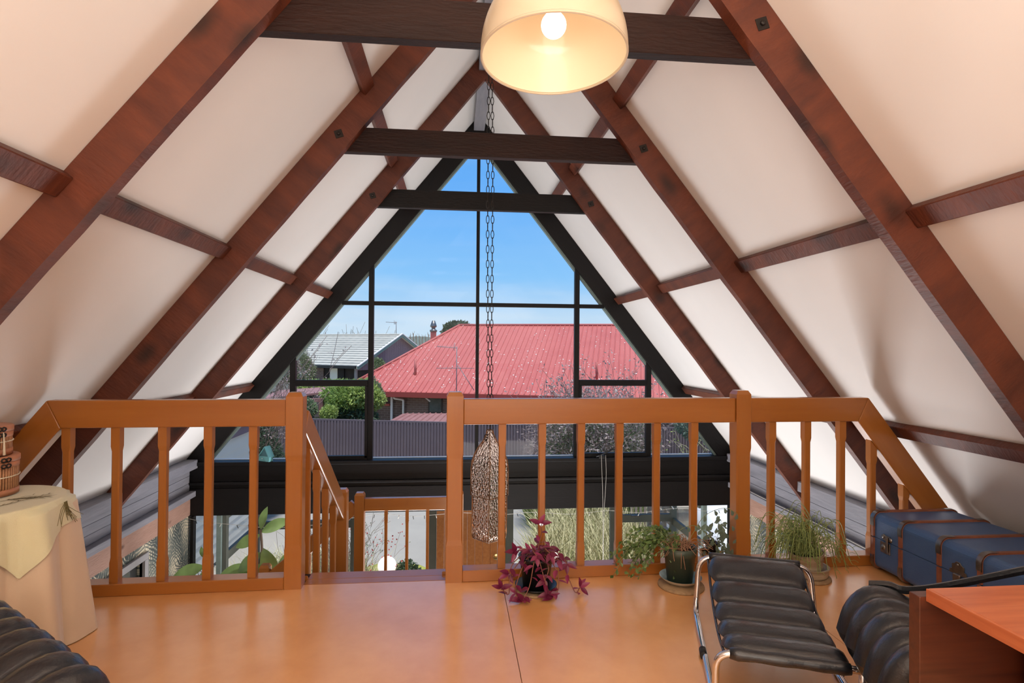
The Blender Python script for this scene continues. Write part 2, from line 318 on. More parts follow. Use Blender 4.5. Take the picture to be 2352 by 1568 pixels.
class MB:
    def __init__(s): s.v = []; s.f = []; s.sm = []
    def add(s, vs, fs, smooth=False):
        n = len(s.v); s.v += [tuple(x) for x in vs]; s.f += [tuple(i+n for i in f) for f in fs]; s.sm += [smooth]*len(fs); return s
    def box(s, a, b, T=None):
        x0, y0, z0 = a; x1, y1, z1 = b
        vs = [(x0, y0, z0), (x1, y0, z0), (x1, y1, z0), (x0, y1, z0), (x0, y0, z1), (x1, y0, z1), (x1, y1, z1), (x0, y1, z1)]
        if T is not None: vs = [T @ Vector(v) for v in vs]
        return s.add(vs, [(0, 3, 2, 1), (4, 5, 6, 7), (0, 1, 5, 4), (1, 2, 6, 5), (2, 3, 7, 6), (3, 0, 4, 7)])
    def prism(s, poly, ax, lo, hi):
        """poly of 2D points extruded along axis ax ('x','y','z') from lo to hi"""
        def P(p, h): return {'x': (h, p[0], p[1]), 'y': (p[0], h, p[1]), 'z': (p[0], p[1], h)}[ax]
        n = len(poly); vs = [P(p, lo) for p in poly]+[P(p, hi) for p in poly]
        fs = [tuple(range(n)), tuple(range(2*n-1, n-1, -1))]+[(i, i+n, (i+1) % n+n, (i+1) % n) for i in range(n)]
        return s.add(vs, fs)
    def tube(s, pts, r, n=8, closed=False, cap=True, rs=None):
        pts = [Vector(p) for p in pts]; m = len(pts); base = len(s.v); prev = None; vs = []
        for i, p in enumerate(pts):
            a = pts[(i-1) % m] if (i > 0 or closed) else p; b = pts[(i+1) % m] if (i < m-1 or closed) else p
            t = (b-a).normalized() if (b-a).length > 1e-9 else Vector((0, 0, 1))
            if prev is None: u = t.orthogonal().normalized()
            else:
                u = prev-t*prev.dot(t); u = u.normalized() if u.length > 1e-6 else t.orthogonal().normalized()
            prev = u; q = t.cross(u); rr = rs[i] if rs else r
            for j in range(n):
                an = 2*math.pi*j/n; vs.append(p+(u*math.cos(an)+q*math.sin(an))*rr)
        fs = []
        for i in range(m if closed else m-1):
            i2 = (i+1) % m
            for j in range(n): fs.append((i*n+j, i*n+(j+1) % n, i2*n+(j+1) % n, i2*n+j))
        s.add(vs, fs, True)
        if cap and not closed:
            s.add([], []); s.f.append(tuple(base+j for j in range(n-1, -1, -1))); s.f.append(tuple(base+(m-1)*n+j for j in range(n))); s.sm += [False, False]
        return s
    def lathe(s, prof, n=32, c=(0, 0, 0), T=None, closed=False, sx=1, sy=1):
        """prof list of (r,z)"""
        vs = []; m = len(prof)
        for r, z in prof:
            for j in range(n):
                a = 2*math.pi*j/n; vs.append(Vector((c[0]+r*math.cos(a)*sx, c[1]+r*math.sin(a)*sy, c[2]+z)))
        if T is not None: vs = [T @ v for v in vs]
        fs = []
        for i in range(m if closed else m-1):
            i2 = (i+1) % m
            for j in range(n): fs.append((i*n+j, i*n+(j+1) % n, i2*n+(j+1) % n, i2*n+j))
        return s.add(vs, fs, True)
    def disc(s, r, c=(0, 0, 0), n=32):
        s.add([(c[0]+r*math.cos(2*math.pi*j/n), c[1]+r*math.sin(2*math.pi*j/n), c[2]) for j in range(n)], [tuple(range(n))]); return s
    def grid(s, rows, smooth=True, flip=False):
        nr = len(rows); nc = len(rows[0]); vs = [p for r in rows for p in r]
        fs = [(i*nc+j, i*nc+j+1, (i+1)*nc+j+1, (i+1)*nc+j) for i in range(nr-1) for j in range(nc-1)]
        if flip: fs = [f[::-1] for f in fs]
        return s.add(vs, fs, smooth)
    def mesh(s, name, m, bevel=0, seg=1):
        me = bpy.data.meshes.new(name); me.from_pydata(s.v, [], s.f); me.polygons.foreach_set('use_smooth', s.sm)
        if bevel:
            bm = bmesh.new(); bm.from_mesh(me); bmesh.ops.recalc_face_normals(bm, faces=bm.faces)
            bmesh.ops.bevel(bm, geom=bm.edges[:], offset=bevel, segments=seg, affect='EDGES', profile=.5); bm.to_mesh(me); bm.free()
        if m is not None:
            for x in (m if isinstance(m, (list, tuple)) else [m]): me.materials.append(x)
        me.update(); return me
    def obj(s, name, m, parent=None, mw=None, bevel=0, seg=1, label=None, kind=None, cat=None, group=None):
        """vertices are in the frame mw (world if None). In world frame they are recentred on the parent."""
        if mw is None:
            c = wm(parent).translation if parent is not None else (Vector((sum(v[0] for v in s.v), sum(v[1] for v in s.v), 0))/max(1, len(s.v)))
            if parent is None: c.z = min(v[2] for v in s.v)
            mw = Matrix.Translation(c); s.v = [(v[0]-c[0], v[1]-c[1], v[2]-c[2]) for v in s.v]
        return tag(link(name, s.mesh(name, m, bevel, seg), parent, mw), label, cat, group, kind)

def frame(p0, xdir, zdir):
    x = Vector(xdir).normalized(); z = Vector(zdir); z = (z-x*z.dot(x)).normalized(); y = z.cross(x)
    return Matrix(((x.x, y.x, z.x, p0[0]), (x.y, y.y, z.y, p0[1]), (x.z, y.z, z.z, p0[2]), (0, 0, 0, 1)))
def beam(name, p0, p1, wd, ht, m, parent=None, up=(0, 0, 1), bevel=.003, **kw):
    """straight timber from p0 to p1 (centre line), local x along it, wd = across, ht = along up"""
    p0 = Vector(p0); p1 = Vector(p1); L = (p1-p0).length; T = frame(p0, p1-p0, up)
    return MB().box((0, -wd/2, -ht/2), (L, wd/2, ht/2)).obj(name, m, parent, T, bevel=bevel, **kw)
def bx(name, a, b, m, parent=None, bevel=.002, **kw):
    """axis aligned board whose local x follows its longest side"""
    a = Vector(a); b = Vector(b); d = b-a; i = max(range(3), key=lambda q: d[q])
    c = (a+b)/2; p0 = c.copy(); p1 = c.copy(); p0[i] = a[i]; p1[i] = b[i]
    if i == 0: wd, ht, up = d.y, d.z, (0, 0, 1)
    elif i == 1: wd, ht, up = d.x, d.z, (0, 0, 1)
    else: wd, ht, up = d.x, d.y, (0, 1, 0)
    return beam(name, p0, p1, wd, ht, m, parent, up, bevel, **kw)
def struct(o): o['kind'] = 'structure'; return o
def smooth_path(pts, k=6):
    pts = [Vector(p) for p in pts]; o = []
    P = [pts[0]*2-pts[1]]+pts+[pts[-1]*2-pts[-2]]
    for i in range(1, len(P)-2):
        for j in range(k):
            t = j/k; a, b, c, d = P[i-1], P[i], P[i+1], P[i+2]
            o.append(.5*((2*b)+(c-a)*t+(2*a-5*b+4*c-d)*t*t+(3*b-a-3*c+d)*t*t*t))
    o.append(pts[-1]); return o
def corner_path(pts, r, k=5):
    """polyline with rounded corners"""
    pts = [Vector(p) for p in pts]; o = [pts[0]]
    for i in range(1, len(pts)-1):
        a = (pts[i-1]-pts[i]); b = (pts[i+1]-pts[i]); q = min(r, a.length*.49, b.length*.49); A = pts[i]+a.normalized()*q; B = pts[i]+b.normalized()*q
        for j in range(k+1):
            t = j/k; o.append(A*(1-t)**2+pts[i]*2*t*(1-t)+B*t*t)
    o.append(pts[-1]); return o

# ------------------------------------------------------------------ room constants
XA, ZA = .2442, 3.891
ML, MR = .8068, .7888
FY = [.69, 2.145, 3.5785, 5.0207]; YW = 6.434
def lin(S, z, inset=0): return XA+S*((ML if S < 0 else MR)*(ZA-z)-inset)
def tn(S):
    m = ML if S < 0 else MR; L = math.hypot(m, 1)
    return Vector((S*m/L, 0, -1/L)), Vector((-S/L, 0, -m/L))
def sp(S, s, n, y):
    t, nn = tn(S); return Vector((XA, y, ZA))+t*s+nn*n
side_name = {-1: 'left', 1: 'right'}

# ------------------------------------------------------------------ shell
for S in (-1, 1):
    t, nn = tn(S); T = Matrix.Identity(4)
    a = sp(S, -.06, 0, 0); b = sp(S, 5.3, 0, 0); c = sp(S, 5.3, -.08, 0); d = sp(S, -.06, -.08, 0)
    struct(MB().prism([(p.x, p.z) for p in (a, b, c, d)], 'y', -2.6, 6.53).obj('ceiling_'+side_name[S], M['lining']))
# floor of the loft: a deck with three sheets of hardboard
fl = thing('floor', (0, 0, -.2), kind='structure')
bx('joist_deck', (-3.3, -2.6, -.22), (3.5, 3.34, -.012), M['tie'], fl, 0)
for x0, x1 in ((-2.88, .2615), (.2640, 1.6885), (1.691, 3.28)):
    bx('hardboard_sheet', (x0, -2.6, -.0118), (x1, 3.16 if x0 < 0 else 3.30, 0), M['floor'], fl, .0007)
bx('nosing', (-.80, 3.163, -.035), (-.035, 3.235, 0), M['rimu'], fl, .004)
bx('nosing', (-.80, 3.238, -.05), (-.035, 3.34, -.003), M['rimu'], fl, .006)
struct(bx('wall_rear', (-3.3, -2.7, -2.5), (3.6, -2.6, 4.1), M['wallpaint'], None, 0))
lf = struct(bx('floor_lower', (-3.2, -2.6, -2.6), (3.6, 6.6, -2.45), M['lowfloor'], None, 0))
XL, XR = -2.80, 3.235
for S, X in ((-1, XL), (1, XR)):
    nm = side_name[S]; o = S  # outward direction
    W = thing('wall_'+nm, (X, 4.8, -2.45), kind='structure')
    def B(name, z0, z1, proud, th, m, y0=3.42, y1=6.40):
        xa_, xb_ = X-o*proud, X-o*proud+o*th
        return bx(name, (min(xa_, xb_), y0, z0), (max(xa_, xb_), y1, z1), m, W, .003)
    # top plate between the rafters
    ys = [3.42, FY[2]-.001, FY[2]+.06, FY[3]-.001, FY[3]+.06, 6.40]
    for i in (0, 2, 4): B('top_plate', -.035, .055, .08, .16, M['greybd'], ys[i], ys[i+1])
    for i in range(3): B('grey_board', -.115-.0795*i, -.037-.0795*i, 0, .03, M['greybd'])
    B('ledge', -.335, -.276, .065, .14, M['greybd'])
    B('rough_beam', -.535, -.336, .01, .08, M['pinkbd'])
    # plain boards of the side wall behind, down to the loft's near end
    T = Matrix(((1, 0, 0, X), (0, 1, 0, 3.4), (0, 0, 1, -2.45), (0, 0, 0, 1)))
    xo, xi = (.0, -.02) if S < 0 else (0, .02)
    mb = MB()
    lo, hi = min(0, o*.08), max(0, o*.08)
    if S < 0:
        mb.box((lo-.005, -6, 0), (hi-.005, .70, 1.915)); mb.box((lo-.005, .70, 1.83), (hi-.005, 2.10, 1.915)); mb.box((lo-.005, 2.10, 0), (hi-.005, 3.05, 1.915))
    else: mb.box((lo+.005, -6, 0), (hi+.005, 3.05, 1.915))
    mb.obj('papered_wall', M['paper'], W, T)
    MB().box((lo-o*.0, -6, 1.915), (hi, .0, 2.45)).obj('wall_lining', M['wallpaint'], W, T)
# window in the left side wall: grey architrave, dark panel as painted shade, pale curtains
W2 = thing('window_2', (XL, 4.8, -2.45), kind='structure')
bx('head_architrave', (XL-.03, 4.04, -.68), (XL+.02, 5.56, -.62), M['greytrim'], W2)
bx('side_architrave', (XL-.03, 5.50, -2.3), (XL+.02, 5.56, -.68), M['greytrim'], W2)
bx('side_architrave', (XL-.03, 4.04, -2.3), (XL+.02, 4.10, -.68), M['greytrim'], W2)
bx('window_bar', (XL-.06, 4.66, -2.3), (XL-.01, 4.72, -.68), M['greytrim'], W2)
bx('pane', (XL-.045, 4.10, -2.3), (XL-.04, 5.50, -.68), M['glass'], W2, 0)
bx('shade_panel', (XL-.09, 5.12, -2.3), (XL-.05, 5.52, -.66), M['dark'], W2, 0)  # dark sheet standing in for the shade inside the opening
for y0, y1 in ((4.95, 5.13), (4.12, 4.40)):
    rows = []
    for i in range(25):
        y = y0+(y1-y0)*i/24; x = XL-.03+.018*math.sin(i*1.6)
        rows.append([(x, y, -2.25), (x, y, -.70)])
    MB().grid(rows).obj('curtain', M['curtain'], W2)

# ------------------------------------------------------------------ rafters, ties, purlins
ordn = ['nearest to the lamp cord', 'nearest', 'middle', 'farthest']
def rafter(S, y, thick, perp, zc, m, name, label, cat='beam', bolt=True):
    t, nn = tn(S); ms = ML if S < 0 else MR; L = math.hypot(ms, 1)
    T = frame(Vector((XA, y, ZA)), t, nn); Ydir = T.to_3x3() @ Vector((0, 1, 0))
    sg = 1 if Ydir.y > 0 else -1
    sb = (ZA-zc)*L; poly = [(.0, .002), (sb-.002*ms, .002), (sb-perp*ms, perp), (perp/ms, perp)]
    # slightly irregular sawn edge
    y0, y1 = (0, thick) if sg > 0 else (-thick, 0)
    mb = MB(); n = 26
    low = [(poly[3][0]+(poly[2][0]-poly[3][0])*i/n, perp+(random.uniform(-.0022, .0022) if 0 < i < n else 0)) for i in range(n+1)]
    full = [poly[0], poly[1]]+low[::-1]
    k = len(full); vs = [(p[0], y0, p[1]) for p in full]+[(p[0], y1, p[1]) for p in full]
    mb.add(vs, [tuple(range(k)), tuple(range(2*k-1, k-1, -1))]+[(i, i+k, (i+1) % k+k, (i+1) % k) for i in range(k)])
    root = thing(name, (lin(S, max(zc, -.2)), y, zc), label, cat)
    mb.obj('timber', m, root, T)
    if bolt:
        Tb = frame(sp(S, 1.632, .075, y-.001), Vector((1, 0, .35)), (0, -1, 0))
        o = MB().box((-.024, -.024, -.002), (.024, .024, .003)).obj('square_washer', M['iron'], root, Tb, bevel=.001)
        MB().lathe([(0, 0), (.011, 0), (.011, .007), (.008, .010), (0, .010)], 6, (0, 0, .003)).obj('bolt_head', M['iron'], o, Tb)
    return root
posn = {0: 'beside the camera, nearest of all', 1: 'first past the lamp', 2: 'second past the lamp', 3: 'third, closest to the big window'}
for i, y in enumerate(FY):
    for S in (-1, 1):
        if i == 0: continue
        rafter(S, y, .057, .157, .0 if y < 3.4 else -.16, M['rafter'], 'rafter',
               f'red-brown sawn rafter on the {side_name[S]} slope, '+{1: 'the large one nearest the viewer', 2: 'middle one of the three', 3: 'farthest one, next to the black window surround'}[i])
tl = {1: 'dark brown cross beam behind the dome lamp, highest in view', 2: 'dark brown cross beam across the slope above the window tip', 3: 'near-black cross beam crossing the top of the triangular window'}
for i in (1, 2, 3):
    y = FY[i]+.058; z0, z1 = {1: (2.452, 2.61), 2: (2.487, 2.642), 3: (2.492, 2.652)}[i]
    T = frame((0, y, 0), (1, 0, 0), (0, 0, 1))
    poly = [(lin(-1, z0, .02), z0), (lin(1, z0, .02), z0), (lin(1, z1, .02), z1), (lin(-1, z1, .02), z1)]
    MB().prism(poly, 'y', 0, .055).obj('collar_tie', M['tie'] if i < 3 else M['black'], None, T, bevel=.002, label=tl[i], cat='beam')
# ridge beam
rb = bx('ridge_beam', (XA-.06, -2.6, 3.708), (XA+.06, 6.43, 3.80), M['greybd'], None, .003)
tag(rb, 'grey ridge beam under the peak of the roof, seen end-on above the window', 'beam')
# purlins: (s along slope from ridge), between successive frames
bays = [(-2.6, FY[1]-.001), (FY[1]+.058, FY[2]-.001), (FY[2]+.058, FY[3]-.001), (FY[3]+.058, YW-.004)]
bayn = ['this side of the nearest rafter', 'between the nearest and the middle rafter', 'between the middle and the farthest rafter', 'between the farthest rafter and the window']
for S in (-1, 1):
    for nm, s0, s1 in (('upper', 1.255, 1.345), ('middle', 2.575, 2.665), ('low', 3.885, 3.965)):
        for bi, (ya, yb) in enumerate(bays):
            if bi == 0 and nm == 'upper' : pass
            t, nn = tn(S)
            p0 = sp(S, (s0+s1)/2, .0235, ya); p1 = sp(S, (s0+s1)/2, .0235, yb)
            o = beam('purlin', p0, p1, .09, .045, M['rafter'], None, nn, .004)
            # the beam's width runs along the slope
            tag(o, f'{nm} purlin on the {side_name[S]} slope, {bayn[bi]}', 'purlin')

# ------------------------------------------------------------------ the big triangular window (window_1)
W1 = thing('window_1', (XA, YW, -.54), kind='structure')
for S in (-1, 1):
    t, nn = tn(S); ms = ML if S < 0 else MR; L = math.hypot(ms, 1)
    T = frame(Vector((XA, YW, ZA)), t, nn); sg = 1 if (T.to_3x3() @ Vector((0, 1, 0))).y > 0 else -1
    perp = .1815; sb = (ZA-0)*L; y0, y1 = (0, .09) if sg > 0 else (-.09, 0)
    MB().prism([(0, .002), (sb, .002), (sb-perp*ms, perp), (perp/ms, perp)], 'y', y0, y1).obj('raking_jamb', M['black'], W1, T, bevel=.002)
    y0, y1 = (.03, .085) if sg > 0 else (-.085, -.03)
    MB().prism([((perp)/ms, perp), (sb-perp*ms, perp), (sb-(perp+.024)*ms, perp+.024), ((perp+.024)/ms, perp+.024)], 'y', y0, y1).obj('glazing_bead', M['outer_frame'], W1, T)
xg = lambda S, z: lin(S, z, .2332)
def vbar(x, wd, z0=0.02, y0=YW+.0, y1=YW+.07, m='black', name='mullion'):
    S = -1 if x < XA else 1; ms = ML if S < 0 else MR
    zt = ZA-(abs(x-XA)+.2332)/ms+.04
    return bx(name, (x-wd/2, y0, z0), (x+wd/2, y1, zt), M[m], W1)
vbar(XA, .036, y0=YW+.012); vbar(-.932, .055, y0=YW+.01); vbar(1.383, .055, y0=YW+.01)
bx('transom', (xg(-1, 1.75)+.0, YW+.016, 1.728), (xg(1, 1.75)-.0, YW+.066, 1.772), M['black'], W1)
vbar(-1.765, .06, y0=YW+.012); vbar(2.232, .06, y0=YW+.012)
bx('transom', (-1.735, YW-.002, .832), (-.96, YW+.055, .900), M['black'], W1)
bx('transom', (1.411, YW-.002, .838), (2.202, YW+.055, .906), M['black'], W1)
# opening sash of each side: narrower frame bars
for xa_, xb_, zb_, zt_ in ((-1.735, -.96, .045, .832), (1.411, 2.202, .045, .838)):
    bx('sash_stile', (xb_-.028 if xa_ < 0 else xa_, YW-.004, zb_), (xb_ if xa_ < 0 else xa_+.028, YW+.05, zt_), M['black'], W1)
    bx('sash_rail', (xa_, YW-.004, zb_-.02), (xb_, YW+.05, zb_+.025), M['black'], W1)
bx('sill', (XL-.02, YW-.055, -.012), (XR+.02, YW+.10, .024), M['black'], W1, .004)
bx('sill_edge_light', (-2.60, YW+.10, .018), (3.05, YW+.14, .030), M['whitetrim'], W1, .002)
bx('apron', (XL-.05, YW-.02, -.19), (XR+.05, YW+.10, -.012), M['black'], W1, .003)
bx('ledger', (XL-.05, YW-.055, -.215), (XR+.05, YW+.10, -.19), M['black'], W1, .004)
bx('beam', (XL-.05, YW-.035, -.545), (XR+.05, YW+.10, -.26), M['black'], W1, .004)
bx('groove_strip', (XL-.05, YW-.02, -.26), (XR+.05, YW+.10, -.215), M['black'], W1, .001)
# glass panes, one object for each light of the window
def zt(x): return ZA-(abs(x-XA)+.2332)/(ML if x < XA else MR)
def pane(poly): MB().prism(poly, 'y', YW+.045, YW+.050).obj('pane', M['glass'], W1)
xl, xr = xg(-1, .024), xg(1, .024)
zT0, zT1 = 1.728, 1.772
for sgn, xm, xs in ((-1, -.932, -1.765), (1, 1.383, 2.232)):
    e = sgn
    pane([(XA+e*.018, zT1), (xm-e*.027, zT1), (xm-e*.027, zt(xm-e*.027)), (XA+e*.018, zt(XA+e*.018))])
    pane([(XA+e*.018, .024), (xm-e*.027, .024), (xm-e*.027, zT0), (XA+e*.018, zT0)])
    xx = xg(e, zT1); pane([(xm+e*.027, zT1), (xx, zT1), (xm+e*.027, zt(xm+e*.027))])
    xx = xg(e, zT0); pane([(xm+e*.027, .90), (xs-e*.03, .90), (xs-e*.03, zt(xs-e*.03)), (xx, zT0), (xm+e*.027, zT0)])
    pane([(xm+e*.027, .045), (xs-e*.03, .045), (xs-e*.03, .835), (xm+e*.027, .835)])
    pane([(xs+e*.03, .024), (xg(e, .024), .024), (xs+e*.03, zt(xs+e*.03))])

# ------------------------------------------------------------------ ground floor glazing: side lights, projecting bay, door
W3 = thing('window_3', (.2, YW, -2.45), kind='structure')
def post(x, y, wd, m='green_frame', z0=-2.45, z1=-.545, dy=.06): return bx('post', (x-wd/2, y-dy/2, z0), (x+wd/2, y+dy/2, z1), M[m], W3)
YB, YBR = 7.44, 7.33
post(-2.765, YW-.02, .035, 'black'); post(-2.50, YW, .05, 'outer_frame'); post(-2.452, YW+.03, .045)
post(3.20, YW-.02, .035, 'black'); post(2.905, YW+.02, .05, 'outer_frame')
post(-2.452, YB, .07, z1=-.76); post(2.876, YBR, .08, z1=-.76)
for a, b in (((-2.452, YW+.05), (-2.452, YB)), ((2.876, YW+.05), (2.876, YBR))):
    bx('side_transom', (a[0]-.02, a[1], -1.045), (a[0]+.02, b[1], -.955), M['green_frame'], W3)
    bx('side_head', (a[0]-.02, a[1], -.60), (a[0]+.02, a[1]+.4, -.56), M['green_frame'], W3)
    bx('pane', (a[0]-.003, a[1], -2.4), (a[0]+.003, b[1], -.76), M['glass'], W3, 0)
bx('front_transom', (-2.42, YB-.03, -1.02), (-1.30, YB+.03, -.925), M['green_frame'], W3)
bx('front_transom', (2.09, YBR-.03, -1.0), (2.84, YBR+.03, -.905), M['green_frame'], W3)
post(-1.27, YB, .06, z1=-.76); post(2.06, YBR+.02, .06, z1=-.76)
post(-.275, 7.42, .10, z1=-.76); post(.712, 7.40, .10, z1=-.76)
bx('front_head', (-2.45, 7.38, -.795), (2.9, 7.46, -.755), M['green_frame'], W3)
MB().prism([(YW+.10, -.545), (7.50, -.755), (7.50, -.72), (YW+.10, -.50)], 'x', -2.52, 2.95).obj('bay_roof', M['outer_frame'], W3)
for xa_, xb_, y in ((-2.41, -1.30, YB), (-1.24, -.33, 7.42), (.77, 2.03, 7.38), (2.09, 2.83, YBR)):
    bx('pane', (xa_, y-.003, -2.4), (xb_, y+.003, -.76), M['glass'], W3, 0)
for xa_, xb_ in ((-2.745, -2.53), (2.93, 3.18)): bx('pane', (xa_, YW, -2.4), (xb_, YW+.006, -.55), M['glass'], W3, 0)
bx('stay_latch', (2.30, YBR-.06, -.925), (2.42, YBR-.03, -.905), M['steel'], W3, .003)
MB().tube([(2.72, YBR-.05, -.78), (2.82, YBR-.06, -.77), (2.86, YBR-.06, -.83)], .008, 6).obj('stay_arm', M['whitetrim'], W3)
# boarded timber door
D1 = thing('door_1', (.22, 7.40, -2.45), kind='structure')
for i in range(9):
    x0 = -.222+i*.0982; bx('board', (x0, 7.37, -2.44), (x0+.0965, 7.405, -.80), M['door'], D1, .003)
bx('head_board', (-.222, 7.365, -.80), (.66, 7.41, -.765), M['paleold'], D1)
Tb = frame((.545, 7.365, -1.42), (1, 0, 0), (0, -1, 0))
lk = MB().lathe([(0, 0), (.044, 0), (.044, .006), (.036, .012), (0, .012)], 24).obj('lock', M['brass'], D1, Tb)
MB().box((-.022, -.006, .012), (.022, .010, .024)).obj('latch_snib', M['brass'], lk, Tb, bevel=.002)

# ------------------------------------------------------------------ loft balustrade
SK = .0199
def yr(x): return 3.1215+SK*x
RZ = math.atan(SK)
def newel(x0, x1, z0, z1, name='newel_post', parent=None, y=None, dep=.088, necks=True, **kw):
    """square post with a chamfered cap and stop-chamfered edges"""
    w_ = (x1-x0)/2; d_ = dep/2; yc = (yr((x0+x1)/2)+d_) if y is None else y+d_
    secs = [(z0, 1, 1), (z1-.30, 1, 1)] if necks else [(z0, 1, 1)]
    if necks: secs = [(z0, 1, 0), (z0+.20, 1, 0), (z0+.23, .965, .15), (z1-.36, .965, .15), (z1-.33, 1, 0), (z1-.022, 1, 0), (z1, .72, 0)]
    else: secs = [(z0, 1, 0), (z1-.022, 1, 0), (z1, .72, 0)]
    mb = MB(); vs = []
    for z, s, c in secs:
        c = max(c, .04)*w_; a, b = w_*s, d_*s
        for px, py in ((a-c, -b), (a, -b+c), (a, b-c), (a-c, b), (-a+c, b), (-a, b-c), (-a, -b+c), (-a+c, -b)): vs.append((px, py, z))
    n = len(secs); fs = [tuple(range(7, -1, -1)), tuple(range((n-1)*8, n*8))]
    for i in range(n-1):
        for j in range(8): fs.append((i*8+j, i*8+(j+1) % 8, (i+1)*8+(j+1) % 8, (i+1)*8+j))
    fs = [f for f in fs]
    T = Matrix.Translation(((x0+x1)/2, yc, 0)) @ Matrix.Rotation(RZ if y is None else 0, 4, 'Z')
    return mb.add(vs, fs).obj(name, M['rimu_v'], parent, T, **kw)
def baluster(x, y, z0, z1, parent, wd=.042, dp=.042, slope=0, rz=RZ, slopey=0):
    """stop-chamfered square baluster; slope = dz/dx of the rail above it, slopey = dz/dy"""
    mb = MB(); h = wd/2; vs = []
    st = .10 if z1-z0 > .5 else .05
    secs = [(z0, 1, .03), (z0+st, 1, .03), (z0+st+.025, .91, .24), (z1-st-.025, .91, .24), (z1-st, 1, .03), (z1, 1, .03)]
    for i, (z, s, c) in enumerate(secs):
        a = h*s; c = c*h
        for px, py in ((a-c, -a), (a, -a+c), (a, a-c), (a-c, a), (-a+c, a), (-a, a-c), (-a, -a+c), (-a+c, -a)):
            vs.append((px, py, z+((slope*px+slopey*py) if i == 5 else 0)))
    n = len(secs); fs = [tuple(range(7, -1, -1)), tuple(range((n-1)*8, n*8))]
    for i in range(n-1):
        for j in range(8): fs.append((i*8+j, i*8+(j+1) % 8, (i+1)*8+(j+1) % 8, (i+1)*8+j))
    return mb.add(vs, fs).obj('baluster', M['rimu_v'], parent, Matrix.Translation((x, y, 0)) @ Matrix.Rotation(rz, 4, 'Z'))
XP = [(-.885, -.797), (-.045, .046), (1.613, 1.702)]
ZR0, ZR1 = .852, .992
newel(*XP[0], 0, 1.030, name='newel_post', label='tall orange timber newel post left of the stair opening', cat='post')
newel(*XP[1], 0, 1.030, name='newel_post', label='tall orange timber newel post right of the stair opening', cat='post')
newel(*XP[2], 0, 1.036, name='newel_post', label='tall orange timber newel post between the long and the right-hand railing', cat='post')
def rail_section(x0, x1, bal, label, end=None):
    root = thing('railing', ((x0+x1)/2, yr((x0+x1)/2), 0), label, 'railing')
    off = Vector((-math.sin(RZ), math.cos(RZ), 0))*.045
    def P(x, z): return Vector((x, yr(x), z))+off
    beam('bottom_rail', P(x0, .0315), P(x1, .0315), .088, .062, M['rimu'], root, bevel=.004)
    T = frame(Vector((x0, yr(x0), 0))+off, (math.cos(RZ), math.sin(RZ), 0), (0, 0, 1)); L = (x1-x0)/math.cos(RZ)
    if end is None:
        MB().box((0, -.034, ZR0), (L, .034, ZR1)).obj('handrail', M['rimu'], root, T, bevel=.006, seg=2)
    else:
        # horizontal part mitred at its top corner, then a part sloping down parallel to the roof
        S = 1 if end == 'right' else -1; ms = (MR if S > 0 else ML)/math.cos(RZ)
        xt = (2.449 if S > 0 else -2.043); lt = (xt-x0)/math.cos(RZ); wv = ZR1-ZR0
        ang = math.atan2(1, ms); hb = wv/math.tan((math.pi-ang)/2)  # mitre offset along the rail
        lb = lt-S*hb
        q = 0 if S > 0 else L
        poly = [(q, ZR0), (lb, ZR0), (lt, ZR1), (q, ZR1)]
        if S < 0: poly = poly[::-1]
        MB().prism(poly, 'y', -.034, .034).obj('handrail', M['rimu'], root, T, bevel=.005, seg=2)
        zb = .0; d_ = ZR1-zb; lt2 = lt+S*d_*ms; lb2 = lb+S*(ZR0-zb)*ms
        T2 = frame(T @ Vector((lt, 0, ZR1)), T.to_3x3() @ Vector((S*ms, 0, -1)), T.to_3x3() @ Vector((0, 0, 1)))
        T2i = T2.inverted()
        pts = [T2i @ (T @ Vector(p)) for p in ((lt, 0, ZR1), (lt2, 0, zb), (lb2, 0, zb), (lb, 0, ZR0))]
        MB().prism([(p.x, p.z) for p in pts], 'y', -.034, .034).obj('sloping_handrail', M['rimu'], root, T2, bevel=.005, seg=2)
    for x in bal:
        z1 = ZR0+.002; sl = 0; xx = (x)
        if end:
            S = 1 if end == 'right' else -1; xt = (2.449 if S > 0 else -2.043); ms = MR if S > 0 else ML
            wv = ZR1-ZR0; hb = wv/math.tan((math.pi-math.atan2(1, ms))/2); xb = xt-S*hb
            if S*(x-xb) > 0: z1 = ZR0-S*(x-xb)/ms+.004; sl = -S/ms
        p = P(x, 0); baluster(p.x, p.y, .062, z1, root, slope=sl)
    return root
rail_section(XP[1][1], XP[2][0], (.262, .486, .708, .930, 1.150, 1.373), 'long middle railing with six balusters, between the two right-hand newel posts')
rail_section(XP[2][1], 3.20, (1.850, 2.070, 2.293, 2.492, 2.705, 2.90), 'right-hand railing whose handrail bends down behind the blue trunk', 'right')
rail_section(-2.83, XP[0][0], (-1.958, -1.725, -1.500, -1.277, -1.053), 'left-hand railing whose handrail bends down beside the cloth-covered table', 'left')

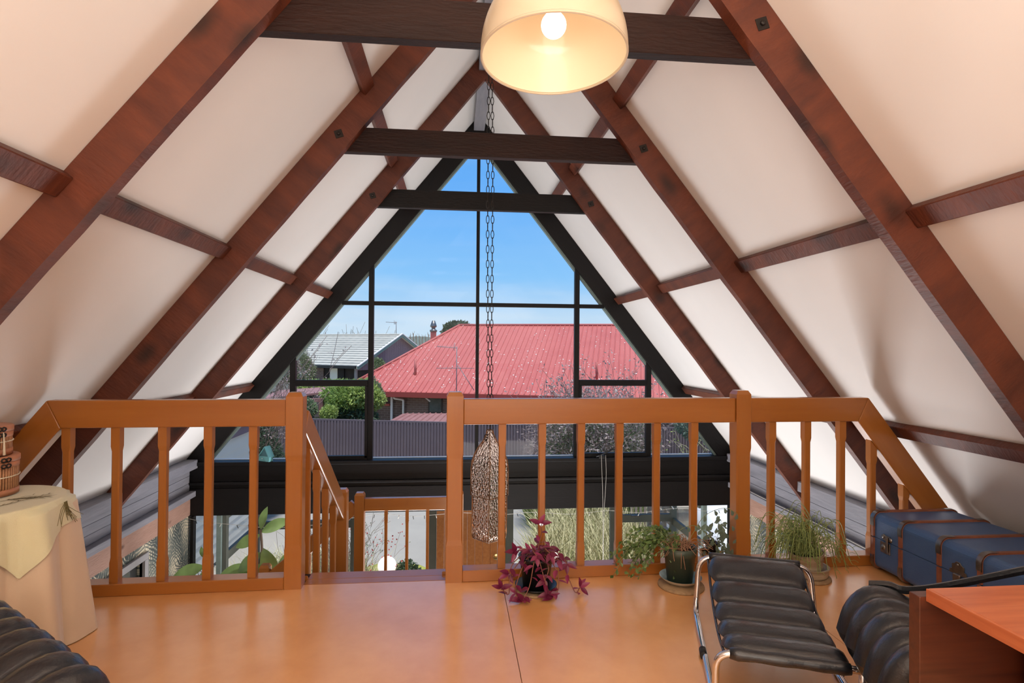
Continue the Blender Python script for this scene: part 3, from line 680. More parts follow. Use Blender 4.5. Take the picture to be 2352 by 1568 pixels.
# ------------------------------------------------------------------ stairs
st_ = thing('stairs', (-.42, 4.2, -2.45), 'orange timber stairs going down from the gap in the railing to a landing', 'stairs')
for i in range(5):
    z = -.175*(i+1); y = 3.34+.225*i
    bx('tread', (-.79, y-.02, z-.035), (-.045, y+.235, z), M['rimu'], st_)
    bx('riser', (-.79, y+.215, z-.175), (-.045, y+.235, z-.035), M['rimu'], st_)
bx('landing', (-.87, 4.44, -1.10), (.06, 5.19, -1.05), M['rimu'], st_)
for i in range(5):
    z = -1.05-.2*(i+1); x = -.87-.23*i
    bx('tread', (x-.23, 4.44, z-.035), (x+.02, 5.12, z), M['rimu'], st_)
for x in (-.815, -.045):
    T = frame((x, 3.24, 0), (0, 1, 0), (0, 0, 1))
    MB().prism([(0, .02), (.05, -.03), (1.15, -.90), (1.15, -1.12), (.0, -.22)], 'y', -.02, .02).obj('stringer', M['rimu'], st_, frame((x, 3.24, 0), (0, 1, 0), (0, 0, 1)), bevel=.003)
T = frame((-.87, 5.155, -1.05), (-1, 0, 0), (0, 0, 1))
MB().prism([(0, .12), (1.3, -1.05), (1.3, -1.35), (0, -.2)], 'y', -.02, .02).obj('stringer', M['rimu'], st_, T, bevel=.003)
sr = thing('railing', (-.83, 3.8, -1.05), 'stair railing sloping down from the left newel post of the opening', 'railing')
p0, p1 = Vector((-.835, 3.215, .87)), Vector((-.835, 4.31, .075)); d_ = (p1-p0)
T = frame(p0, d_, (0, 0, 1)); Ls = d_.length
MB().box((0, -.036, -.066), (Ls+.05, .036, .070)).obj('handrail', M['rimu'], sr, T, bevel=.012, seg=3)
slp = d_.z/d_.y
for y in (3.36, 3.60, 3.84, 4.08):
    zz = p0.z+(y-p0.y)*slp-.08
    baluster(-.835, y, -.12+(y-3.24)*-.79+.0, zz, sr, slopey=slp, rz=0)
newel(-.869, -.784, -1.05, .223, y=4.30, dep=.085, necks=False, label='lower newel post at the foot of the sloping stair handrail', cat='post')
newel(-.865, -.783, -1.05, -.007, y=5.10, dep=.082, necks=False, label='short newel post at the far corner of the stair landing', cat='post')
newel(.0, .082, -1.05, -.007, y=5.10, dep=.082, necks=False, label='short newel post of the landing, behind the right newel of the opening', cat='post')
newel(-1.660, -1.577, -2.45, -.612, y=5.10, dep=.082, necks=False, label='lowest newel post, seen below the left railing beside the rubber plant', cat='post')
lr = thing('railing', (-.4, 5.14, -1.05), 'level landing railing with thin balusters beyond the stair opening', 'railing')
bx('handrail', (-.783, 5.115, -.170), (.0, 5.17, -.058), M['rimu'], lr, .005)
bx('bottom_rail', (-.783, 5.115, -1.01), (.0, 5.17, -.95), M['rimu'], lr, .004)
for x in (-.597, -.414, -.234, -.07): baluster(x, 5.142, -.95, -.168, lr, .028, rz=0)
lw = thing('railing', (-1.2, 5.14, -1.6), 'lower stair railing sloping down to the left beyond the landing', 'railing')
p0, p1 = Vector((-.865, 5.142, -.115)), Vector((-1.577, 5.142, -.735)); d_ = p1-p0
T = frame(p0, d_, (0, 0, 1)); MB().box((0, -.028, -.066), (d_.length, .028, .05)).obj('handrail', M['rimu'], lw, T, bevel=.004)
for x in (-1.06, -1.25, -1.44): baluster(x, 5.142, -1.9, -.115+(x+.865)*.871-.08, lw, .028, slope=.871, rz=0)

# ------------------------------------------------------------------ dome pendant lamp
LX, LY, LZ = .271, 1.60, 2.112
lamp = thing('dome_lamp', (LX, LY, LZ), 'large cream dome pendant lamp with a lit bulb, hanging at the top centre', 'lamp')
TL = Matrix.Translation((LX, LY, LZ)) @ Matrix.Rotation(R(3.5), 4, 'X').inverted()
RL = .208
prof = []
for i in range(25):
    a = R(90)*i/24; prof.append((RL*1.0*math.cos(a)**.92 if i < 24 else 0.012, .232*math.sin(a)))
prof = [(RL-.004, -.012), (RL, -.008)]+prof
MB().lathe(prof, 72).obj('shade', M['shade'], lamp, TL, label='cream outer shell of the dome')
inn = [(r-.005 if r > .02 else .008, z-.004) for r, z in prof[1:]]
MB().lathe(inn[::-1], 72).obj('shade_lining', M['shadein'], lamp, TL, label='glossy inner shell lit by the bulb')
MB().lathe([(RL-.0055, -.012), (RL-.0035, -.0145), (RL+.0005, -.0125), (RL+.0005, -.007), (RL-.0055, -.007)], 72, closed=True).obj('rim', M['shade'], lamp, TL)
bp = [(.0, -.036)]+[(.036*math.sin(R(a)), -.036*math.cos(R(a))) for a in range(12, 130, 9)]+[(.020, .034), (.014, .050)]
MB().lathe(bp, 32, (0, 0, .085)).obj('bulb', M['bulb'], lamp, TL, label='glowing round bulb')
MB().lathe([(0, .13), (.018, .13), (.020, .16), (.020, .215), (.008, .222)], 24).obj('lampholder', M['whitetrim'], lamp, TL)
MB().lathe([(0.0, .26), (.022, .255), (.030, .225), (.012, .222)], 24).obj('cap', M['brass'], lamp, TL)
MB().tube([(LX, LY, LZ+.25), (LX, LY, 3.71)], .003, 6).obj('cord', M['whitetrim'], lamp)
light('dome_lamp_light', 'POINT', (LX, LY-.005, LZ+.02), .36, (1, .87, .72), .034)

# ------------------------------------------------------------------ hammered-glass hanging lanterns
CX, CY = .262, 4.3
hl = thing('glass_lantern', (CX, CY, -.16), 'long two-tier hammered amber glass lantern hanging on chains over the stairwell', 'lamp')
def lantern(prof, w_, name, z0, rot, parent):
    """four-sided lantern shell following prof (halfwidth factor, z)"""
    TT = Matrix.Translation((CX, CY, z0)) @ Matrix.Rotation(rot, 4, 'Z'); mb = MB(); n = len(prof); vs = []
    for f, z in prof:
        for sx, sy in ((1, -1), (1, 1), (-1, 1), (-1, -1)): vs.append((sx*w_*f, sy*w_*f, z))
    fs = [(i*4+j, i*4+(j+1) % 4, (i+1)*4+(j+1) % 4, (i+1)*4+j) for i in range(n-1) for j in range(4)]
    g = mb.add(vs, fs).obj(name, M['amber'], parent, TT)
    st2 = MB()
    for sx, sy in ((1, -1), (1, 1), (-1, 1), (-1, -1)):
        st2.tube([(sx*w_*f*1.01, sy*w_*f*1.01, z) for f, z in prof], .004, 5)
    a, b = prof[0], prof[-1]
    for f, z in (a, b): st2.tube([(sx*w_*f, sy*w_*f, z) for sx, sy in ((1, -1), (1, 1), (-1, 1), (-1, -1))], .004, 5, closed=True)
    st2.obj('metal_edging', M['bronze'], g, TT)
    return g
wq = .098
up_ = [(.16, .49), (.22, .45), (.40, .40), (.62, .36), (.82, .31), (.95, .26), (1, .20), (1, .0)]
lantern(up_, wq, 'upper_glass', .165, R(42), hl)
lo_ = [(.93, .36), (.93, .04), (.86, .0)]
lantern(lo_, wq, 'lower_glass', -.155, R(40), hl)
MB().lathe([(.0, .10), (.014, .10), (.016, .06), (.02, .05), (.026, .02), (.02, -.02), (0, -.03)], 14, (CX, CY, .32)).obj('upper_bulb', M['whitetrim'], hl)
MB().lathe([(.0, .10), (.014, .10), (.016, .06), (.02, .05), (.026, .02), (.02, -.02), (0, -.03)], 14, (CX, CY, .03)).obj('lower_bulb', M['whitetrim'], hl)
MB().tube([(CX, CY, .655), (CX, CY, .05)], .003, 6).obj('flex', M['iron'], hl)
def linkloop(mb, c, h, wdt, rot, r=.0028):
    pts = []
    for a in range(0, 360, 45):
        x = math.cos(R(a))*wdt; z = math.sin(R(a))*h; x *= 1.0; pts.append((c[0]+x*math.cos(rot), c[1]+x*math.sin(rot), c[2]+z))
    mb.tube(pts, r, 5, closed=True)
for k_, ox in enumerate((-.014, .016)):
    mb = MB(); z = .668; i = 0
    while z < 3.70:
        sway = .004*math.sin(z*2.3+k_*2)
        linkloop(mb, (CX-.022*(z-.66)/3.0+ox+sway, CY, z), .034, .0115, (0 if i % 2 == 0 else R(80))+.2*k_); z += .056; i += 1
    mb.obj('chain', M['iron'], hl)
mb = MB()
for i in range(5): linkloop(mb, (CX-.03+.006*i, CY-.01, .60-.02*i), .024, .012, i*.9)
mb.obj('loose_chain_end', M['iron'], hl)

# ------------------------------------------------------------------ window stay with hanging cords
wd_ = thing('window_stay', (1.68, YW-.05, .024), 'small black window stay on the sill with two hanging cords', 'window stay')
MB().tube([(1.60, YW-.045, .038), (1.66, YW-.055, .062), (1.70, YW-.06, .08), (1.79, YW-.075, .125)], .008, 6).obj('stay_arm', M['blackm'], wd_)
bx('bracket', (1.63, YW-.062, .020), (1.70, YW-.03, .055), M['blackm'], wd_, .004)
MB().tube(smooth_path([(1.655, YW-.066, .06), (1.665, YW-.07, -.2), (1.675, YW-.07, -.5), (1.678, YW-.07, -.85), (1.68, YW-.07, -1.22)]), .0022, 5).obj('cord', M['wire'], wd_)
MB().tube(smooth_path([(1.705, YW-.07, .06), (1.71, YW-.072, -.2), (1.694, YW-.072, -.5), (1.684, YW-.072, -.85), (1.684, YW-.07, -1.22)]), .0022, 5).obj('cord', M['wire'], wd_)

# string of little lights under the black beam
sl_ = thing('string_lights', (0, YW-.07, -.56), 'thin string of tiny lights sagging below the black beam', 'fairy lights')
pts = []; xs = [-2.80, -2.62, -2.30, -2.05, -1.75, -1.45, -1.0, -.75, -.45, -.2, .1, .5, .9, 1.3, 1.75, 2.1, 2.55, 2.9, 3.18]
zs = [-.56, -.60, -.64, -.67, -.675, -.65, -.575, -.56, -.585, -.575, -.56, -.59, -.57, -.60, -.57, -.60, -.56, -.60, -.575]
path = smooth_path([(x, YW-.065, z) for x, z in zip(xs, zs)], 4)
MB().tube(path, .0019, 5).obj('wire', M['wire'], sl_)
for i in range(2, len(path)-1, 2):
    p = path[i]; s = random.uniform(-.5, .5)
    MB().tube([p, p+Vector((s*.01, 0, -.018)), p+Vector((s*.03, 0, -.036))], .0035, 5).obj('light', M['iron'] if i % 3 else M['wire'], sl_)

# teal bird house on the sill
bh = thing('bird_house', (-2.07, YW+.045, .03), 'small teal bird house standing on the window sill behind the left railing', 'bird house')
Tq = Matrix.Translation((-2.03, YW-.01, .026)) @ Matrix.Rotation(R(-28), 4, 'Z')
bh.matrix_basis = Tq; WM[bh.name] = Tq
MB().box((-.075, -.03, 0), (.075, .03, .055)).obj('box', M['teal'], bh, Tq, bevel=.002)
MB().prism([(-.055, .055), (.075, .055), (.018, .155)], 'y', -.028, .028).obj('gable', M['teald'], bh, Tq)
rr_ = MB(); rr_.prism([(.082, .048), (.018, .163), (.012, .157), (.074, .045)], 'y', -.04, .04); rr_.prism([(-.064, .050), (.012, .157), (.018, .163), (-.070, .055)], 'y', -.04, .04)
rr_.obj('roof', M['teal'], bh, Tq)
MB().lathe([(0, .002), (.006, .002), (.006, 0)], 12, T=Tq.inverted() @ Tq @ frame((-.02, -.031, .03), (1, 0, 0), (0, -1, 0))).obj('knob', M['whitetrim'], bh, Tq)

# ------------------------------------------------------------------ black leather sling stool with chrome tubes
FM, RM = Vector((1.14, 1.86, 0)), Vector((1.415, 2.60, 0))
v_ = (RM-FM).normalized(); u_ = Vector((v_.y, -v_.x, 0)); LS = (RM-FM).length
stl = thing('sling_stool', (FM+RM)/2, 'black leather sling stool with chrome tube frame, in front of the potted plants', 'stool', group=None)
zf, zr = .215, .275
def S3(u, v, z): return FM+u_*u+v_*v+Vector((0, 0, z))
def tube_side(s):
    return corner_path([S3(s*.10, LS, zr), S3(s*.245, LS+.005, zr-.01), S3(s*.262, LS-.03, .016), S3(s*.245, .30, .016), S3(s*.235+(.045 if s > 0 else 0), .02, .016), S3(s*.235+(.045 if s > 0 else 0), 0, zf), S3(s*.10, 0, zf)], .07, 7)
for s in (-1, 1):
    MB().tube(tube_side(s), .0125, 16).obj('side_frame', M['chrome'], stl)
    MB().tube([S3(s*.2525, .40, .0155), S3(s*.2505, .345, .0155)], .0155, 14).obj('clip', M['blackm'], stl)
MB().tube([S3(-.11, LS, zr), S3(.11, LS, zr)], .0125, 14).obj('rear_bar', M['chrome'], stl)
MB().tube([S3(-.11, 0, zf), S3(.11, 0, zf)], .0125, 14).obj('front_bar', M['chrome'], stl)
mb = MB(); rs = [.0205+.0015*math.sin(i*1.3) for i in range(15)]; rs[0] = .018; rs[1] = .023; rs[-1] = .018; rs[-2] = .023
mb.tube([S3(-.19+.38*i/14, 0, zf) for i in range(15)], .02, 16, rs=rs); mb.obj('front_sleeve', M['leather'], stl)
mb = MB(); mb.tube([S3(-.20+.40*i/14, LS, zr) for i in range(15)], .018, 16); mb.obj('rear_sleeve', M['leather'], stl)
# sling of five padded rolls
NR = 5; rows_t = []; rows_b = []; nv = NR*14; nu = 34
def prf(t): # height of the sling line along its length, t 0 front .. 1 rear
    return zf+(zr-zf)*t-.075*math.sin(math.pi*min(1, t*1.02))**.8+.012*(1-t)
for i in range(nv+1):
    t = .03+.955*i/nv; k = (i % 14)/14; bul = abs(math.sin(math.pi*i/14))**.55
    rt_, rb_ = [], []
    for j in range(nu+1):
        u = -1+2*j/nu; ed = (1-abs(u)**7); pk = 1-.16*(1-bul)*(abs(u)**4)
        wr = .0016*noise.noise(Vector((u*9, i*.55, 3)))+.0035*noise.noise(Vector((u*26, i*.30, 9)))*(abs(u)**5)*(1 if bul < .9 else .4)
        h = (.006+.036*bul)*ed**.6+wr
        uu = u*.208*pk; z = prf(t); vv = t*LS
        rt_.append(S3(uu, vv, z+h)); rb_.append(S3(uu, vv, z-h*.45-.002))
    rows_t.append(rt_); rows_b.append(rb_)
mb = MB(); mb.grid(rows_t); mb.grid(rows_b, flip=True)
for ii in (0, nu): mb.grid([[r[ii] for r in rows_t], [r[ii] for r in rows_b]], flip=(ii == 0))
for ii in (0, nv): mb.grid([rows_t[ii], rows_b[ii]], flip=(ii == nv))
mb.obj('padded_sling', M['leather'], stl)
mb = MB()
for s in (-1, 1): mb.tube([S3(s*.205, LS*(.02+.96*i/20), prf(.02+.96*i/20)-.012) for i in range(21)], .006, 6)
mb.obj('edge_piping', M['leather'], stl)

# ------------------------------------------------------------------ channel-quilted leather lounge chairs
def channel_shell(root, P0, d, e, prof, nch, cw, amp=.018, name='quilted_cushion', curve=0, drop=0):
    """sweep a closed profile (list of (e,z)) along d in nch channels; channels bulge, seams pinch"""
    n = len(prof); cx = sum(p[0] for p in prof)/n; cz = sum(p[1] for p in prof)/n; per = 12; rows = []
    nor = []
    for i in range(n):
        a = prof[i-1]; b = prof[(i+1) % n]; tx, tz = b[0]-a[0], b[1]-a[1]; l = math.hypot(tx, tz) or 1; nx, nz_ = tz/l, -tx/l
        if (prof[i][0]-cx)*nx+(prof[i][1]-cz)*nz_ < 0: nx, nz_ = -nx, -nz_
        nor.append((nx, nz_))
    tot = nch*per
    for q in range(tot+1):
        s = q/per; bul = abs(math.sin(math.pi*s))**.6; row = []; endf = 1
        if q < 5: endf = math.sqrt(1-((5-q)/5.2)**2)
        if tot-q < 5: endf = math.sqrt(1-((5-(tot-q))/5.2)**2)
        for i, (pe, pz) in enumerate(prof):
            off = -amp+amp*1.25*bul+.0022*noise.noise(Vector((pe*14, pz*14, q*.35)))+.003*noise.noise(Vector((pe*30, pz*30, q*.12)))*(1-bul)
            ee = cx+(pe-cx)*(.6+.4*endf)+nor[i][0]*off; zz = cz+(pz-cz)*(.6+.4*endf)+nor[i][1]*off
            sc = s*cw
            row.append(P0+d*sc+e*(ee+curve*(s/nch)**2)+Vector((0, 0, zz-drop*(s/nch)**2)))
        row.append(row[0]); rows.append(row)
    mb = MB().grid(rows)
    mb.add(rows[0][:-1], [tuple(range(n))]); mb.add(rows[-1][:-1], [tuple(range(n-1, -1, -1))])
    return mb.obj(name, M['leather'], root)
def resample(pts, n=48):
    P = smooth_path(list(pts)+[pts[0]], 10); L = [0]
    for i in range(1, len(P)): L.append(L[-1]+(P[i]-P[i-1]).length)
    o = []; j = 0
    for k in range(n):
        t = L[-1]*k/n
        while L[j+1] < t: j += 1
        f = (t-L[j])/max(1e-9, L[j+1]-L[j]); q = P[j].lerp(P[j+1], f); o.append((q.x, q.y))
    return o
# right-hand chair
dR = Vector((-.38, -.925, 0)).normalized(); eR = Vector((.925, -.38, 0)).normalized()
PR0 = Vector((1.405, 2.00, 0))
cr_ = thing('lounge_chair', (1.60, 1.72, 0), 'black quilted leather lounge chair at lower right, behind the desk', 'chair')
profR = resample([Vector((.00, .27, 0)), Vector((.025, .36, 0)), Vector((.085, .425, 0)), Vector((.16, .43, 0)), Vector((.26, .385, 0)), Vector((.38, .34, 0)), Vector((.50, .31, 0)), Vector((.50, .22, 0)), Vector((.35, .22, 0)), Vector((.12, .21, 0)), Vector((.03, .22, 0))])
channel_shell(cr_, PR0, dR, eR, profR, 5, .108, .021)
def chrome_frame(root, P0, d, e, L, Wd, zt):
    mb = MB()
    for k in (.12, L-.12):
        a = P0+d*k
        mb.tube(corner_path([a+e*.06+Vector((0, 0, zt)), a+e*.06+Vector((0, 0, .014)), a+e*(Wd-.05)+Vector((0, 0, .014)), a+e*(Wd-.05)+Vector((0, 0, zt))], .06), .0125, 12)
    return mb.obj('chrome_frame', M['chrome'], root)
chrome_frame(cr_, PR0, dR, eR, .54, .5, .235)
# arm strap
sp_pts = [Vector((1.505, 1.955, .425)), Vector((1.55, 1.915, .437)), Vector((1.590, 1.880, .432)), Vector((1.70, 1.835, .462)), Vector((1.883, 1.735, .548)), Vector((2.02, 1.66, .61))]
sp2 = smooth_path(sp_pts, 5); mb = MB(); rows = []
for i, p in enumerate(sp2):
    t = (sp2[min(i+1, len(sp2)-1)]-sp2[max(i-1, 0)]).normalized(); sd = t.cross(Vector((0, 0, 1))).normalized(); wv = sd*.004; hv = Vector((0, 0, .013))
    q = [p-wv-hv, p-wv*1.6, p-wv+hv, p+wv+hv, p+wv*1.6, p+wv-hv]; rows.append(q+[q[0]])
mb.grid(rows, smooth=False); mb.add(rows[0][:-1], [tuple(range(5, -1, -1))]); mb.add(rows[-1][:-1], [tuple(range(6))])
mb.obj('arm_strap', M['leather'], cr_)
MB().tube(corner_path([(2.02, 1.66, .61), (2.10, 1.62, .60), (2.08, 1.50, .10), (2.02, 1.45, .014), (1.72, 1.56, .014)], .06), .0125, 12).obj('arm_post', M['chrome'], cr_)
# left-hand chair
dL = Vector((.78, -.63, 0)).normalized(); eL = Vector((-.63, -.78, 0)).normalized()
PL0 = Vector((-1.52, 2.15, .02))
cl_ = thing('lounge_chair', (-1.5, 1.6, 0), 'black quilted leather lounge chair at the lower left corner, below the draped table', 'chair')
profL = resample([Vector((.00, .24, 0)), Vector((.010, .33, 0)), Vector((.045, .395, 0)), Vector((.11, .415, 0)), Vector((.20, .385, 0)), Vector((.34, .30, 0)), Vector((.50, .24, 0)), Vector((.62, .26, 0)), Vector((.62, .18, 0)), Vector((.40, .15, 0)), Vector((.15, .16, 0)), Vector((.03, .19, 0))])
channel_shell(cl_, PL0, dL, eL, profL, 7, .118, .021)
chrome_frame(cl_, PL0, dL, eL, .82, .6, .19)

# ------------------------------------------------------------------ desk
dk = thing('desk', (1.7, .95, 0), 'reddish teak desk with open underside at the lower right corner', 'desk')
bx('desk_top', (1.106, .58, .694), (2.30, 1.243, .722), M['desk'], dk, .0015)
bx('rear_panel', (1.085, 1.243, .03), (2.30, 1.276, .702), M['desk_shaded'], dk, .0015)
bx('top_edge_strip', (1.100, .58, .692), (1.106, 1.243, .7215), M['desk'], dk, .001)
bx('shade_box', (1.32, .62, .40), (1.92, 1.20, .69), M['desk_shaded'], dk)  # box added to fill the shaded space under the top with a dark face
bx('side_panel', (1.95, .60, 0), (1.98, 1.243, .694), M['desk_shaded'], dk)
bx('side_panel', (2.27, .60, 0), (2.30, 1.243, .694), M['desk_shaded'], dk)
bx('shelf', (1.98, .62, .35), (2.27, 1.243, .37), M['desk_shaded'], dk)
bx('foot_rail', (1.10, 1.245, 0), (2.28, 1.274, .03), M['desk_shaded'], dk)

# ------------------------------------------------------------------ blue trunk
X0, X1, Y0, Y1, Z0, Z1 = 2.425, 2.945, 1.98, 3.125, .018, .335
tr_ = thing('travel_trunk', ((X0+X1)/2, (Y0+Y1)/2, 0), 'blue travelling trunk with brown hoops and metal locks beside the right railing', 'trunk')
def rrect(x0, x1, z0, z1, r, k=6):
    o = []
    for cx_, cz_, a0 in ((x1-r, z1-r, 0), (x0+r, z1-r, 90), (x0+r, z0+r, 180), (x1-r, z0+r, 270)):
        for i in range(k+1): a = R(a0+90*i/k); o.append((cx_+r*math.cos(a), cz_+r*math.sin(a)))
    return o
zs_ = .196
def trunk_shell(lo, hi, name):
    pts = [(min(max(p[0], X0), X1), min(max(p[1], lo), hi)) for p in rrect(X0, X1, Z0, Z1, .04)]
    q = []
    for p in pts:
        if not q or (abs(p[0]-q[-1][0])+abs(p[1]-q[-1][1])) > 1e-6: q.append(p)
    if abs(q[0][0]-q[-1][0])+abs(q[0][1]-q[-1][1]) < 1e-6: q.pop()
    T = frame((0, 0, 0), (1, 0, 0), (0, 0, 1))
    return MB().prism(q, 'y', Y0, Y1).obj(name, M['trunk'], tr_)
trunk_shell(Z0, zs_-.0015, 'body'); trunk_shell(zs_+.0015, Z1, 'lid')
def hoop(y, wd=.026):
    for lo, hi, nm in ((Z0-.01, zs_-.004, 'lower_hoop'), (zs_+.004, Z1+.01, 'upper_hoop')):
        outer = rrect(X0-.009, X1+.009, Z0-.009, Z1+.009, .046, 6); inner = rrect(X0+.002, X1-.002, Z0+.002, Z1-.002, .038, 6)
        rows = []; sel = [i for i in range(len(outer)) if lo <= outer[i][1] <= hi]
        # walk the loop so the selected run is continuous
        n = len(outer); start = next(i for i in range(n) if i in sel and (i-1) % n not in sel); run = []
        i = start
        while i in sel: run.append(i); i = (i+1) % n
        zc = zs_-.004 if nm == 'lower_hoop' else zs_+.004
        def row(po, pi): return [(pi[0], y-wd/2, pi[1]), (po[0], y-wd/2+.003, po[1]), (po[0], y+wd/2-.003, po[1]), (pi[0], y+wd/2, pi[1])]
        rows.append(row((outer[run[0]][0], zc), (inner[run[0]][0], zc)))
        for i in run: rows.append(row(outer[i], inner[i]))
        rows.append(row((outer[run[-1]][0], zc), (inner[run[-1]][0], zc)))
        mb = MB().grid(rows, smooth=False); mb.add(rows[0], [(0, 1, 2, 3)]); mb.add(rows[-1], [(3, 2, 1, 0)])
        h = mb.obj(nm, M['trunkhoop'], tr_)
        # steel corner guards
        for cxx, sx in ((X0, 1), (X1, -1)):
            cz_, sz = (Z1, -1) if nm == 'upper_hoop' else (Z0, 1); r = .05
            rows2 = []; cc = (cxx+sx*.04, cz_+sz*.04)
            arc = [(cxx-sx*.0105, cz_+sz*.075)]+[(cc[0]-sx*r*math.cos(R(a))-sx*.001, cc[1]-sz*r*math.sin(R(a))-sz*.001) for a in range(0, 91, 15)]+[(cxx+sx*.075, cz_-sz*.0105)]
            for p in arc: rows2.append([(p[0], y-wd/2-.001, p[1]), (p[0]-sx*.0005, y, p[1]-sz*.001), (p[0], y+wd/2+.001, p[1])])
            inn2 = [[(q[0]+sx*.004, q[1], q[2]+sz*.004) for q in r_] for r_ in rows2]
            MB().grid(rows2).grid(inn2).obj('corner_guard', M['steel'], h)
for y in (3.112, 2.905, 2.655, 2.43, 2.20, 1.995): hoop(y)
for yy, big in ((3.015, 0), (2.545, 1), (2.10, 0)):
    T = frame((X0-.001, yy, zs_), (0, -1, 0), (-1, 0, 0))   # local x toward viewer's right, y up? z outward
    lk = thing('lock', (0, 0, 0)); bpy.data.objects.remove(lk)
    if not big:
        b_ = MB(); b_.box((-.036, -.066, 0), (.036, -.004, .005)); o = b_.obj('lock_plate', M['steel'], tr_, T, bevel=.0015)
        MB().lathe([(0, .012), (.009, .012), (.013, .009), (.016, .005)], 20, (-.014, -.034, 0)).obj('key_boss', M['steel'], o, T)
        MB().box((.010, -.055, .005), (.026, .030, .012)).obj('hasp', M['steel'], o, T, bevel=.002)
        o2 = MB(); o2.box((-.014, .006, 0), (.034, .036, .004)); o2.lathe([(0, .006), (.012, .006), (.014, 0)], 14, (-.014, .026, 0)); o2.lathe([(0, .006), (.012, .006), (.014, 0)], 14, (.034, .018, 0)); o2.obj('hasp_plate', M['steel'], tr_, T)
    else:
        pl = [(-.05, .0), (-.045, .02), (-.034, .022), (-.034, .045), (-.018, .052), (-.010, .062), (.010, .062), (.018, .052), (.034, .045), (.034, .022), (.045, .02), (.05, 0)]
        o = MB().prism(pl, 'z', 0, .005).obj('lock_plate', M['steel'], tr_, T, bevel=.001)
        MB().box((-.020, -.058, .002), (.020, .004, .016)).obj('spring_latch', M['steel'], o, T, bevel=.003)
        MB().box((-.014, -.062, .012), (.014, -.034, .020)).obj('latch_loop', M['iron'], o, T, bevel=.002)
        MB().lathe([(0, .010), (.005, .009), (.006, .005)], 12, (0, .048, 0)).obj('rivet', M['steel'], o, T)
for y in (2.2, 2.9):
    for x in (X0+.07, X1-.07): bx('foot', (x-.02, y-.02, 0), (x+.02, y+.02, .016), M['blackm'], tr_, .002)

# ------------------------------------------------------------------ draped round table, overcloth, baskets
TX, TY, TR, TZ = -1.95, 2.56, .285, .62
tb = thing('round_table', (TX, TY, 0), 'small round table hidden under a cream cloth, left of the railing', 'table')
MB().lathe([(0, TZ-.03), (TR-.01, TZ-.03), (TR, TZ-.02), (TR, TZ-.008), (TR-.01, TZ-.004), (0, TZ-.004)], 48, (TX, TY, 0)).obj('table_top', M['oldtimber'], tb)
MB().lathe([(.03, .03), (.03, TZ-.03)], 16, (TX, TY, 0)).obj('pedestal', M['oldtimber'], tb)
MB().lathe([(0, .03), (.17, .022), (.18, 0)], 32, (TX, TY, 0)).obj('foot', M['oldtimber'], tb)
def drape(z_top, r_in, n, hem, fold, amp0, amp1, sq=None, lift=0, nrad=8, ndn=26, ph=0):
    rows = []
    for i in range(nrad+1):
        rr_ = r_in*i/nrad; rows.append([(TX+rr_*math.cos(2*math.pi*j/n), TY+rr_*math.sin(2*math.pi*j/n), z_top) for j in range(n+1)])
    for i in range(1, 5):
        a = R(90)*i/4; rr_ = r_in+.012*math.sin(a); rows.append([(TX+rr_*math.cos(2*math.pi*j/n), TY+rr_*math.sin(2*math.pi*j/n), z_top-.012*(1-math.cos(a))) for j in range(n+1)])
    for i in range(1, ndn+1):
        t = i/ndn; row = []
        for j in range(n+1):
            a = 2*math.pi*j/n; H = hem if sq is None else sq(a)
            am = (amp0+(amp1-amp0)*t)*min(1, H/.25); f = math.cos(fold*a+ph)+.35*math.cos(fold*1.7*a+1.3+ph); f = max(-1.1, f)
            rr_ = r_in+.012+am*(.55+.6*f)+.02*t*min(1, H/.3); z = z_top-.012-H*t
            row.append((TX+rr_*math.cos(a), TY+rr_*math.sin(a), z))
        rows.append(row)
    return rows
cl = MB().grid(drape(TZ+.003, TR, 220, TZ-.012, 9, .026, .080, ph=2.2)).obj('tablecloth', M['cloth'])
tag(cl, 'plain cream tablecloth falling in folds to the floor from the round table', 'tablecloth')
def sqdrop(a):
    b = (a-R(-30)) % (math.pi/2)-math.pi/4   # corners at -30 deg + k*90
    half = .375; dist = half/max(math.cos(b), .01); return max(.06, dist-TR-.012+.02)
rowsO = drape(TZ+.0065, TR+.002, 220, 0, 9, .030, .060, sq=sqdrop, ndn=16, ph=2.2)
rowsO = [[(p[0]+(p[0]-TX)*.02, p[1]+(p[1]-TY)*.02, p[2]) if k > 12 else p for p in r_] for k, r_ in enumerate(rowsO)]
ov = MB().grid(rowsO).obj('overcloth', M['overcloth'])
tag(ov, 'small pale yellow square cloth with dark sprigs laid over the cream tablecloth', 'cloth')
mb = MB(); random.seed(5)
def strip(mb, p, q, w_, bend=0):
    p = Vector(p); q = Vector(q); t = (q-p); sd = Vector((-t.y, t.x, 0)).normalized()*w_; m = (p+q)/2+Vector((-t.y, t.x, 0))*bend
    mb.add([p-sd, p+sd, m+sd*1.1, m-sd*1.1, q], [(0, 1, 2, 3), (3, 2, 4)])
zt_ = TZ+.0085
def sprig(mb, x, y, ang, ln, nl=16, w_=.0016, nd=.05):
    d = Vector((math.cos(ang), math.sin(ang), 0)); o = Vector((x, y, zt_)); strip(mb, o, o+d*ln, w_)
    for i in range(nl):
        t = i/nl; b = o+d*ln*t; s = 1 if i % 2 else -1; a2 = ang+s*R(random.uniform(22, 50)); l2 = nd*random.uniform(.6, 1.1)*(1-.4*t)
        e_ = b+Vector((math.cos(a2), math.sin(a2), 0))*l2
        if math.hypot(e_.x-TX, e_.y-TY) < TR: strip(mb, b, e_, w_*.8)
sprig(mb, TX-.02, TY-.20, R(60), .36); sprig(mb, TX+.10, TY-.20, R(72), .34, 22); sprig(mb, TX+.10, TY+.02, R(20), .16, 18, .0022, .075)
sprig(mb, TX-.14, TY-.12, R(80), .3)
mb.obj('printed_sprig', M['print'], ov)
